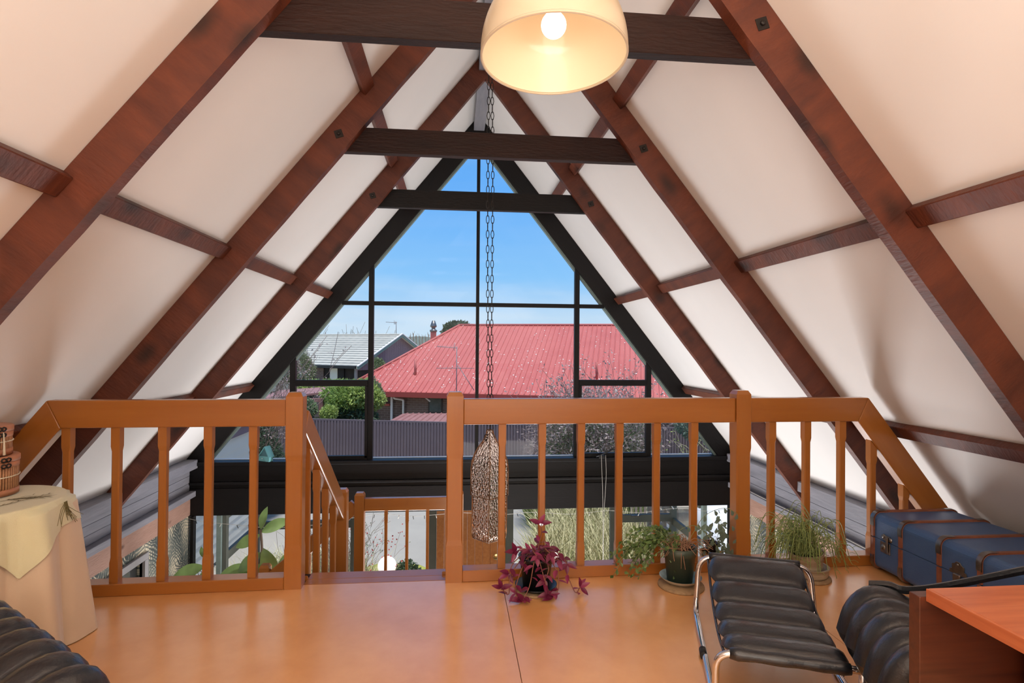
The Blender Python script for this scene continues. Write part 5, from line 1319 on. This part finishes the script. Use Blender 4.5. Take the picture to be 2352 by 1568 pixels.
def tree(name, label, c, rad, n, size, m, seed, zc, cat='tree', trunk=.08, m2=None, group=None, flat=.25):
    r = thing(name, (c[0], c[1], GZ), label, cat, group=group)
    mb = MB(); base = Vector((c[0], c[1], GZ)); top = Vector((c[0], c[1], zc-rad[2]*.2)); random.seed(seed)
    mb.tube([base, base.lerp(top, .5)+Vector((.05, 0, 0)), top], trunk, 6, rs=[trunk, trunk*.8, trunk*.5])
    for i in range(7):
        a = random.uniform(0, 6.28); e = Vector((c[0]+math.cos(a)*rad[0]*.7, c[1]+math.sin(a)*rad[1]*.7, zc+random.uniform(-.3, .5)*rad[2])); s = base.lerp(top, random.uniform(.35, .9)); mb.tube([s, s.lerp(e, .5)+Vector((0, 0, -.05)), e], trunk*.35, 5, rs=[trunk*.4, trunk*.3, trunk*.12])
    mb.obj('trunk', M['bark'], r)
    leafball(r, (c[0], c[1], zc), rad, n, size, m, seed+1, flat=flat)
    if m2: leafball(r, (c[0]+rad[0]*.25, c[1]-.1, zc+rad[2]*.05), (rad[0]*.85, rad[1]*.85, rad[2]*.9), n//3, size, m2, seed+2, shell=.8, name='lighter_foliage')
    return r

# tall dusky shrub outside the right half of the window
ts = twiggy('tall_shrub', 'tall dusky green and pink-brown shrub outside the right half of the big window', (3.05, 12.4), 1.5, 2.95, 230, 71, 'redtwig', 'lf_purp', 9000, .075, spread=.62, tw=.007)
leafball(ts, (3.1, 12.3, -1.05), (1.45, .8, 1.25), 11000, .085, 'lf_mid', 72, shell=.35, name='green_foliage', flat=.13)
leafball(ts, (3.0, 12.2, -.75), (1.55, .9, 1.25), 8000, .085, 'lf_purp', 73, shell=.5, name='dusky_foliage', flat=.11)
# thin yellow-green bush by the right corner
twiggy('twiggy_shrub', 'thin pale stemmed shrub outside the lower right corner of the big window', (5.35, 10.4), .8, 2.35, 60, 74, 'grassdry', 'lf_yel', 1500, .05, spread=.8, tw=.006)
tree('dark_hedge', 'dark green hedge behind the fence at the right edge of the big window', (7.4, 15.2), (1.6, .8, .55), 3500, .10, 'dkleaf', 75, -.95, cat='hedge')
# dark conifer hedge and pale twiggy tree at the left edge
tree('dark_conifer', 'dark green conifer hedge outside behind the bird house', (-4.75, 13.6), (1.05, .8, 1.15), 9000, .10, 'lf_dark', 76, -1.55, cat='hedge', flat=.12)
twiggy('twiggy_shrub', 'grey-brown leafless shrub outside at the left edge of the big window', (-4.95, 13.8), 1.0, 3.9, 120, 77, 'redtwig', 'lf_purp', 3500, .07, spread=.42, tw=.009)

# ---- globe lamps
def globe(x, y, z, r, label):
    t = thing('globe_lamp', (x, y, GZ), label, 'globe lamp')
    MB().lathe([(r*math.sin(R(a)), -r*math.cos(R(a))) for a in range(0, 181, 9)], 32, (x, y, z)).obj('globe', M['globe'], t)
    MB().lathe([(.035, GZ), (.035, z-r*.9), (.05, z-r*.98), (.04, z-r*1.0)], 12, (x, y, 0)).obj('stand', M['green_frame'], t)
globe(-.955, 8.40, -1.885, .132, 'pale glowing globe lamp outside, seen through the landing railing')
globe(1.41, 8.25, -1.76, .125, 'pale glowing globe lamp outside, just behind the trailing purple plant')
tree('clipped_shrub', 'small dark green shrub right of the pale globe lamp by the lawn', (-.72, 8.75), (.22, .2, .24), 1500, .05, 'lf_dark', 79, -2.20, cat='shrub', trunk=.02)

# ---- timber slats, bin-like timber box and white tarpaulin on the right
sl = thing('slat_screen', (3.35, 10.2, GZ), 'screen of weathered timber slats outside, left of the white tarpaulin', 'fence')
for i in range(9): bx('slat', (3.20+.085*i, 10.2, GZ), (3.245+.085*i, 10.225, -.95), M['oldtimber'], sl)
bx('rail', (3.05, 10.226, -1.15), (3.9, 10.26, -1.07), M['oldtimber'], sl); bx('rail', (3.05, 10.226, -2.1), (3.9, 10.26, -2.02), M['oldtimber'], sl)
gp = thing('timber_gate_pier', (3.48, 8.8, GZ), 'weathered timber pier with slotted panel and pale cap, in front of the white tarpaulin', 'fence')
bx('pier', (3.36, 8.35, GZ), (3.60, 8.62, -1.12), M['oldtimber'], gp)
for k in range(7): bx('slotted_rail', (3.36, 8.62, -2.5+.20*k), (3.40, 9.70, -2.5+.20*k+.11), M['oldtimber'], gp)
for y in (8.62, 8.95, 9.28, 9.66): bx('upright', (3.358, y, GZ), (3.405, y+.10, -1.15), M['oldtimber'], gp)
bx('cap', (3.31, 8.32, -1.14), (3.64, 9.80, -1.10), M['paleold'], gp)
lt = thing('lattice_panel', (4.5, 11.0, GZ), 'weathered timber lattice panel behind the top of the white tarpaulin', 'fence')
for i in range(9): bx('lattice_slat', (3.9+.16*i, 11.0, -1.9), (3.96+.16*i, 11.02, -.98), M['oldtimber'], lt)
for i in range(6): bx('lattice_rail', (3.9, 11.02, -1.85+.15*i), (5.3, 11.04, -1.79+.15*i), M['oldtimber'], lt)
random.seed(9); rows = []
for i in range(29):
    row = []
    for j in range(29):
        u, v = i/28, j/28; x = 3.66+2.8*u; y = 7.75+3.2*v
        z = -2.2+1.15*math.sin(math.pi*min(1, v*1.15))**.6*(.75+.25*math.sin(3*u))+.10*noise.noise(Vector((u*5, v*6, 2)))
        if u < .1: z -= (.1-u)*9
        row.append((x, y, max(GZ, z)))
    rows.append(row)
tp = MB().grid(rows).obj('tarpaulin', M['tarp']); tag(tp, 'big white tarpaulin draped over a heap outside at lower right', 'tarpaulin')

# ---- cream weatherboarded shed outside at lower left
sh = thing('shed', (-5.2, 10, GZ), 'cream weatherboarded shed with mauve trim outside, behind the left railing', 'shed')
for k in range(13):
    z = -2.55+.165*k; T = frame((-4.20, 7.2, z), (0, 1, 0), (0, 0, 1))
    MB().prism([(-.0, 0), (-.022, .0), (-.004, .165), (.02, .165), (.02, 0)], 'x', 0, 5.02).obj('weatherboard', M['cream'], sh, T)
bx('corner_board', (-4.26, 12.22, GZ), (-4.17, 12.36, -.36), M['purplebd'], sh); bx('white_strip', (-4.19, 12.365, GZ), (-4.165, 12.40, -.50), M['whitetrim'], sh)
bx('fascia', (-4.24, 7.2, -.46), (-4.10, 12.36, -.24), M['purplebd'], sh)
MB().box((-7.2, 7.2, GZ), (-4.26, 12.3, -.35)).obj('shed_body', M['cream'], sh)
MB().prism([(-4.02, -.28), (-5.7, .55), (-7.4, -.28), (-7.4, -.22), (-5.7, .62), (-4.02, -.22)], 'y', 7.1, 12.5).obj('shed_roof', M['brownroof'], sh)

# ---- brown ribbed fence
fn = thing('fence', (1.5, 16.6, GZ), 'long brown ribbed boundary fence across the far side of the driveway', 'fence')
x = -6.2; i = 0; fx = []
def fence_y(x): return 16.6+.01*x
mb = MB()
while x < 9.5:
    zt_f = -.80-.030*(x+4.7); n0 = len(fx)
    fx.append(x); x += .085
for i in range(len(fx)):
    xx = fx[i]; zt_f = -.80-.030*(xx+4.7); yy = 16.6
    mb.add([(xx, yy, GZ), (xx+.050, yy, GZ), (xx+.058, yy+.028, GZ), (xx+.077, yy+.028, GZ), (xx+.085, yy, GZ), (xx, yy, zt_f), (xx+.050, yy, zt_f), (xx+.058, yy+.028, zt_f), (xx+.077, yy+.028, zt_f), (xx+.085, yy, zt_f)], [(k, k+1, k+6, k+5) for k in range(4)])
o = mb.obj('ribbed_sheets', M['fence'], fn, kind='stuff')
beam('top_rail', (-6.2, 16.64, -.80-.030*(-1.5)+.01), (9.5, 16.64, -.80-.030*14.2+.01), .05, .05, M['fence'], fn)
for x in (-6.0, -3.6, -1.2, 1.2, 3.6, 6.0, 8.4): bx('fence_post', (x-.05, 16.64, GZ), (x+.05, 16.74, -.9), M['fence'], fn)

# ---- lean-to roof beyond the fence
lr_ = thing('lean_to_roof', (-.2, 18.2, GZ), 'low faded brown ribbed lean-to roof just beyond the fence, in front of the brick house', 'roof')
mb = MB(); x = -2.05
while x < 1.5:
    for (xa_, xb_, za_, zb_) in ((0, .13, 0, 0), (.13, .15, 0, .03), (.15, .175, .03, .03), (.175, .195, .03, 0)):
        sk = lambda t: -0.0+t*.35
        mb.add([(x+xa_, 16.75, -.97+za_), (x+xb_, 16.75, -.97+zb_), (x+xb_+.25, 20.2, -1.07+zb_), (x+xa_+.25, 20.2, -1.07+za_)], [(0, 1, 2, 3)])
    x += .195
mb.obj('ribbed_roof', M['brownroof'], lr_, kind='stuff')
bx('front_beam', (-1.9, 16.85, -1.12), (1.5, 16.90, -1.0), M['redfascia'], lr_)
for x in (-1.85, -.2, 1.4): bx('post', (x, 16.86, GZ), (x+.09, 16.95, -1.05), M['redfascia'], lr_)
for x in (-1.6, 1.4): bx('post', (x, 20.0, GZ), (x+.09, 20.09, -1.09), M['redfascia'], lr_)
bx('red_wall_cap', (-3.1, 17.1, -1.02), (-1.9, 17.2, -.985), M['redfascia'], lr_)
bx('cap_support', (-3.05, 17.12, GZ), (-1.95, 17.18, -1.02), M['fence'], lr_)

# ---- neighbour's brick house with the red roof (long side rotated about 18 degrees)
O = Vector((-4.35, 22.55, 0)); ex = Vector((1, -.318, 0)).normalized(); ey = Vector((.318, 1, 0)).normalized()
def H(u, v, z): return O+ex*u+ey*v+Vector((0, 0, z))
TH = Matrix(((ex.x, ey.x, 0, O.x), (ex.y, ey.y, 0, O.y), (0, 0, 1, 0), (0, 0, 0, 1)))
hs = thing('brick_house', (O.x+6, O.y+2, GZ), 'brown brick neighbouring house with a big red ribbed hipped roof', 'house')
EZ, RZ_, LU, RV = -.43, 2.24, 19.0, 5.35
r0, r1 = H(3.05, RV, RZ_), H(LU-3.05, RV, RZ_)
# roof planes as ribbed pans: front slope clipped by the hips
th_ = (RZ_-EZ)/RV
mb = MB(); u = -.0; step = .205
def vmax(u): return min(RV, u*RV/3.05 if u < 3.05 else (LU-u)*RV/3.05 if u > LU-3.05 else RV)
while u < LU-.01:
    a, b, c, d = u, u+.155, u+.170, u+.190; e = u+step
    def Q(uu, v, h): return H(uu, v, EZ+v*th_+h)
    for (p, q, hp, hq) in ((a, b, 0, 0), (b, c, 0, .038), (c, d, .038, .038), (d, e, .038, 0)):
        vp, vq = max(0, vmax(p)), max(0, vmax(min(q, LU)))
        mb.add([Q(p, -.05, hp), Q(q, -.05, hq), Q(q, vq, hq), Q(p, vp, hp)], [(0, 1, 2, 3)])
    u = e
mb.obj('front_roof', M['redroof'], hs, kind='stuff')
mb = MB(); mb.add([H(0, 0, EZ-.01), H(LU, 0, EZ-.01), r1-Vector((0, 0, .01)), r0-Vector((0, 0, .01)), H(0, 2*RV, EZ), H(LU, 2*RV, EZ)], [(0, 3, 4), (1, 5, 2), (3, 2, 5, 4), (0, 1, 2, 3)])
mb.obj('roof_back', M['redroof'], hs)
for p, q in ((H(0, 0, EZ), r0), (r0, r1), (H(LU, 0, EZ), r1)): MB().tube([p+Vector((0, 0, .03)), q+Vector((0, 0, .03))], .055, 6).obj('ridge_cap', M['redroof'], hs)
bxH = lambda nm, a, b, m, par=None: MB().box(a, b).obj(nm, M[m], par or hs, TH, bevel=.003)
bxH('fascia_gutter', (-.1, -.16, EZ-.20), (LU+.1, -.03, EZ-.01), 'redfascia'); bxH('soffit', (0, -.05, EZ-.22), (LU, .55, EZ-.20), 'redfascia')
def brickwall(u0, u1, v, z0, z1): MB().box((u0, v, z0), (u1, v+.2, z1)).obj('brick_wall', M['brick'], hs, TH)
brickwall(.3, 3.37, .5, GZ, EZ-.2); brickwall(3.91, LU-.3, .5, GZ, EZ-.2); brickwall(3.37, 3.91, .5, GZ, -1.30); 
wf = bxH('window_frame', (3.35, .46, -1.27), (3.93, .52, -.64), 'blackm'); 
wg = MB().box((3.41, .445, -1.21), (3.87, .458, -.68)).obj('window_pane', mat('teal_dark_glass', (.045, .085, .085), .1, color2=(.10, .14, .13), vscale=6), wf, TH)
bxH('window_sill', (3.33, .40, -1.36), (3.95, .50, -1.30), 'brick')
for px_, wdt in ((1.85, .075),): bxH('downpipe', (px_, .38, GZ), (px_+.075, .46, EZ-.2), 'whitetrim')
MB().tube(corner_path([H(2.08, .2, EZ-.21), H(2.08, .2, -.72), H(2.36, .42, -.78), H(2.36, .42, -1.6)], .05), .04, 8).obj('downpipe', M['whitetrim'], hs)
bxH('meter_hood', (1.40, .40, -1.03), (1.80, .5, -.95), 'redfascia')
MB().lathe([(0, -.08), (.07, -.06), (.09, 0), (.07, .06), (0, .08)], 14, tuple(H(4.22, .38, -.75))).obj('wall_lamp', M['whitetrim'], hs)
MB().tube([H(3.30, .30, -.66), H(3.5, .25, -.80)], .03, 8).obj('flood_lamp', M['whitetrim'], hs)
def roofpt(u, v, h=0): return H(u, v, EZ+v*th_+h)
random.seed(14); mb = MB()
for i in range(720):
    u = random.uniform(1, 13); v = random.uniform(.1, min(RV, max(.2, vmax(u)))-.1)
    if random.random() < .25: v *= .6
    q = roofpt(u, v, .006+(.036 if (u % step) > .16 else 0)); s = random.choice((.010, .012, .016, .022, .032)); n_ = 5; ph = random.random()*6
    mb.add([q+ex*s*math.cos(ph+6.28*k/n_)*random.uniform(.6, 1.2)+(ey+Vector((0, 0, th_)))*s*math.sin(ph+6.28*k/n_)*random.uniform(.6, 1.2)+Vector((0, 0, .003)) for k in range(n_)], [tuple(range(n_))])
mb.obj('lichen_spots', M['lichen'], hs, kind='stuff')
for u, v in ((2.55, 1.15), (9.65, 1.1)):
    q = roofpt(u, v); MB().lathe([(.0, -.05), (.05, -.05), (.05, .62), (0, .62)], 10, tuple(q)).obj('vent_pipe', M['redroof'], hs)
q = roofpt(1.95, 5.5-.2); fl_ = Vector((-1.02, 26.6, 1.35))
MB().box((fl_.x-.13, fl_.y-.13, .6), (fl_.x+.13, fl_.y+.13, 1.92)).obj('flue_base', M['redroof'], hs)
MB().lathe([(.14, 1.92), (.17, 1.95), (.17, 2.02), (.09, 2.05), (.09, 2.14), (.15, 2.16), (.15, 2.22), (.07, 2.45), (.0, 2.46)], 12, (fl_.x, fl_.y, 0)).obj('flue_cowl', M['steel'], hs)
# aerial standing on the eave
ar = thing('tv_aerial', (.05, 20.45, -.5), 'thin grey television aerial standing at the eave of the red roof', 'aerial')
ax, ay = .045, 20.5
mb = MB(); mb.tube([(ax, ay, -.55), (ax, ay, 1.28)], .016, 6); mb.obj('mast', M['greytrim'], ar)
mb = MB(); mb.tube([(ax+.03, ay, .62), (ax+.62, ay-.1, -.28)], .013, 5); mb.obj('stay', M['greytrim'], ar)
mb = MB(); mb.tube([(ax-.70, ay-.1, 1.27), (ax+.02, ay, 1.22)], .012, 5)
for k in range(9): x = ax-.66+.075*k; mb.tube([(x, ay-.12, 1.20), (x, ay+.1, 1.32)], .006, 4)
mb.tube([(ax-.09, ay, 1.12), (ax-.09, ay, 1.40)], .01, 5); mb.obj('upper_antenna', M['greytrim'], ar)
mb = MB(); mb.tube([(ax-.72, ay-.05, .50), (ax+.62, ay+.02, .50)], .010, 5)
for k in range(6): x = ax-.36+.10*k; mb.tube([(x, ay-.3, .50+.02*(k % 2)), (x, ay+.3, .53)], .008, 4)
mb.obj('lower_antenna', M['greytrim'], ar)

# ---- grey tiled house with mauve gable, further away
O2 = Vector((-5.05, 30.0, 0)); g1 = Vector((-.857, .515, 0)).normalized(); g2 = Vector((.515, .857, 0)).normalized()
TG = Matrix(((g1.x, g2.x, 0, O2.x), (g1.y, g2.y, 0, O2.y), (0, 0, 1, 0), (0, 0, 0, 1)))
def Gp(u, v, z): return O2+g1*u+g2*v+Vector((0, 0, z))
gh = thing('tiled_house', (O2.x-3, O2.y+3, GZ), 'distant house with a grey tiled roof and a mauve boarded gable', 'house')
GW, ez, rz_ = 7.0, .22, 1.88; tg = (rz_-ez)/(GW/2); mb = MB(); LUg = 11.0; nrow = 15
for i in range(nrow):
    v0, v1 = -.25+(GW/2+.25)*i/nrow, -.25+(GW/2+.25)*(i+1)/nrow; za_, zb_ = ez+v0*tg, ez+v1*tg
    nseg = 44; r_a = []; r_b = []
    for k in range(nseg+1):
        u = -.3+(LUg+.3)*k/nseg; wv = .012*math.sin(k*math.pi); r_a.append(Gp(u, v0, za_+.045+.010*(k % 2))); r_b.append(Gp(u, v1+.0, zb_+.0))
    mb.grid([r_b, r_a], smooth=False); mb.grid([r_a, [p-Vector((0, 0, .05)) for p in r_a]], smooth=False)
mb.obj('tiled_slope', M['tile'], gh, kind='stuff')
MB().add([Gp(-.3, GW/2, rz_), Gp(LUg, GW/2, rz_), Gp(LUg, GW+.25, ez-.1), Gp(-.3, GW+.25, ez-.1)], [(0, 1, 2, 3), (3, 2, 1, 0)]).obj('rear_slope', M['tile'], gh)
MB().tube([Gp(-.3, GW/2, rz_+.03), Gp(LUg, GW/2, rz_+.03)], .06, 6).obj('ridge_cap', M['tile'], gh)
for i in range(34):
    v0 = GW*i/34+.004; v1 = GW*(i+1)/34-.004; h0 = ez+min(v0, GW-v0)*tg-.02; h1 = ez+min(v1, GW-v1)*tg-.02
    MB().prism([(v0, ez-.22), (v1, ez-.22), (v1, h1), (v0, h0)], 'x', -.03, .0).obj('gable_board', M['purplebd'], gh, TG)
for s in (0, 1):
    pa, pb = (Gp(-.28, -.25, ez-.02), Gp(-.28, GW/2, rz_+.06)) if s == 0 else (Gp(-.28, GW+.25, ez-.02), Gp(-.28, GW/2, rz_+.06))
    beam('barge_board', pa-Vector((0, 0, .07)), pb-Vector((0, 0, .07)), .05, .16, M['greenbarge'], gh); beam('barge_cap', pa+Vector((0, 0, .03)), pb+Vector((0, 0, .03)), .09, .045, M['whitetrim'], gh)
bxG = lambda nm, a, b, m, par=None: MB().box(a, b).obj(nm, M[m], par or gh, TG)
bxG('gutter', (-.2, -.33, ez-.12), (LUg, -.22, ez+.02), 'blackm')
bxG('wall', (.05, .15, GZ), (LUg, GW, ez-.1), 'dark'); bxG('porch_post', (-.06, -.10, GZ), (.05, .02, ez-.1), 'greytrim')
for u0, u1, mm_ in ((.9, 1.25, 'dark'), (1.35, 1.85, 'cream'), (2.3, 2.9, 'brick'), (4.6, 5.2, 'wallpaint'), (7.1, 7.5, 'greytrim'), (7.6, 11, 'redfascia')): bxG('wall_panel', (u0, .09, GZ), (u1, .14, ez-.15), mm_)
for u0, u1 in ((3.1, 4.1), (5.6, 6.9)):
    f_ = bxG('window', (u0, .05, -1.4), (u1, .09, ez-.18), 'blackm')
    n_ = 2
    for k in range(n_):
        for j in range(2):
            a_ = u0+.05+(u1-u0-.05)*k/n_; MB().box((a_, .03, -1.3+.72*j), (a_+(u1-u0-.05)/n_-.05, .05, -1.3+.72*j+.66)).obj('window_pane', M['curtain'], f_, TG)
MB().tube(corner_path([Gp(4.9, -.2, ez-.05), Gp(4.75, -.15, -.15), Gp(4.25, .05, -.35), Gp(4.25, .05, -2)], .08), .045, 6).obj('downpipe', M['whitetrim'], gh)
MB().tube([Gp(6.8, GW/2-.45, rz_-.3), Gp(6.8, GW/2-.45, rz_+.02), Gp(6.95, GW/2-.45, rz_+.10), Gp(7.1, GW/2-.45, rz_+.02), Gp(7.1, GW/2-.45, rz_-.12)], .035, 6).obj('vent_bend', M['steel'], gh)
an = thing('tv_aerial', (-3.45, 33.0, 1.8), 'thin television aerial on the ridge of the grey tiled house', 'aerial')
q = Gp(.15, GW/2, rz_); mb = MB(); mb.tube([q, q+Vector((0, 0, .78))], .02, 5); mb.tube([q+Vector((-.58, 0, .74)), q+Vector((.05, 0, .72))], .015, 5)
for k in range(5): mb.tube([q+Vector((-.12+.03*k, 0, .62)), q+Vector((-.12+.03*k, 0, .86-.03*k))], .009, 4)
mb.obj('antenna', M['greytrim'], an)

# ---- garden beyond the fence
tree('garden_tree', 'bright green bushy tree beyond the fence, left of the brick house', (-3.32, 19.0), (.93, .8, .64), 9500, .13, 'lf_bright', 81, -.48, m2='lf_yel', trunk=.07, flat=.16)
tree('garden_tree', 'darker olive tree merging into the right of the bright green tree', (-2.85, 19.5), (.48, .5, .60), 4000, .12, 'lf_olive', 82, -.42, flat=.16, trunk=.05)
tree('garden_shrub', 'low yellow-green rounded shrub just above the fence, under the bright tree', (-3.85, 18.0), (.30, .3, .26), 1800, .07, 'lf_yel', 83, -.82, cat='shrub', trunk=.03)
tree('garden_shrub', 'grey-green shrub just above the fence, beside the left newel post', (-4.52, 18.0), (.36, .3, .33), 1800, .08, 'lf_mid', 84, -.66, cat='shrub', trunk=.03)
tree('garden_shrub', 'wide flat yellow-green bush behind the brown pergola', (-4.9, 22.5), (1.25, .8, .26), 3500, .13, 'lf_yel', 85, -.33, cat='shrub', trunk=.04)
tree('garden_shrub', 'dark shrub under the bright green tree', (-3.3, 18.6), (.95, .4, .4), 2800, .12, 'lf_dark', 86, -1.05, cat='shrub', trunk=.04)
pg = thing('pergola', (-5.1, 19.5, GZ), 'brown pergola with a faded ribbed roof beyond the fence at far left', 'pergola')
MB().add([(-6.3, 19.0, -.45), (-4.0, 19.2, -.22), (-4.15, 21.5, -.20), (-6.3, 21.5, -.35), (-6.3, 19.0, -.52), (-4.0, 19.2, -.28), (-4.15, 21.5, -.26), (-6.3, 21.5, -.41)], [(0, 1, 2, 3), (7, 6, 5, 4), (0, 4, 5, 1), (1, 5, 6, 2), (2, 6, 7, 3), (3, 7, 4, 0)]).obj('roof_sheet', M['brownroof'], pg)
bx('post', (-4.28, 18.6, GZ), (-4.16, 18.72, -.40), M['brownroof'], pg); bx('rail', (-5.9, 18.62, -.52), (-4.16, 18.70, -.40), M['brownroof'], pg); bx('post', (-4.6, 20.0, GZ), (-4.5, 20.1, -.3), M['redfascia'], pg)
tree('grey_green_tree', 'grey-green tree in front of the left end of the grey tiled roof', (-7.35, 27.0), (.95, .8, 1.05), 5500, .14, 'lf_olive', 87, .15, flat=.12, trunk=.07)
twiggy('twiggy_shrub', 'leafless pale twigs below the grey-green tree, left of the tiled house', (-7.7, 26.5), .8, 2.6, 60, 88, 'twig', spread=.5, tw=.012)
tree('small_conifer', 'small dark conifer in front of the mauve gable', (-3.6, 27.0), (.36, .3, .42), 1300, .13, 'lf_mid', 89, .28, flat=.15, trunk=.05)
tree('distant_tree', 'dark green tree top just above the ridge of the red roof', (.15, 38), (1.3, 1, .75), 3000, .2, 'lf_dark', 90, 2.15, trunk=.12)
tree('distant_tree', 'tiny tree tuft above the right part of the red roof ridge', (11.2, 40), (.5, .5, .5), 500, .16, 'lf_dark', 91, 2.35, trunk=.1)
for i, (x, y, h, lab) in enumerate(((-13.2, 47, 5.7, 'tallest'), (-10.0, 46, 4.35, 'low'), (-7.8, 47, 4.5, 'wide'), (-6.0, 48, 4.5, 'rightmost'))):
    twiggy('bare_tree', f'{lab} of the bare trees rising behind the grey tiled roof', (x, y), 1.2, h, 40 if i else 26, 92+i, 'twig', spread=.55 if i else .3, tw=.022, cat='tree', group='bare trees behind the grey tiled roof')
rows = []
for i in range(60):
    x = -60+3.2*i; hh = 1.2+2.2*noise.noise(Vector((x*.03, 1, 0)))+3.4*math.exp(-((x+10)/13)**2)
    rows.append([(x, 150, GZ), (x, 158, GZ+hh*.5+1.2), (x, 175, GZ+hh+2.2+.5*noise.noise(Vector((x*.4, 2, 0)))), (x, 200, GZ)])
hl_ = MB().grid(rows).obj('distant_hill', M['hill']); hl_['kind'] = 'structure'
random.seed(95)
for i in range(9):
    x = -9.2+i*.62+random.uniform(-.1, .1); t = thing('poplar', (x, 118, GZ), ('first second third fourth fifth sixth seventh eighth ninth'.split()[i])+' from the left of the far poplars on the hill', 'tree', group='far poplars on the hill'); h = random.uniform(5.4, 6.6)
    mb = MB(); mb.tube([(x, 118, GZ), (x, 118, GZ+h)], .08, 4)
    for k in range(26): z = GZ+1+(h-1)*k/26; a = random.uniform(0, 6.28); mb.tube([(x, 118, z), (x+.22*math.cos(a), 118+.22*math.sin(a), z+.7)], .03, 3)
    mb.obj('crown', M['bark'], t)
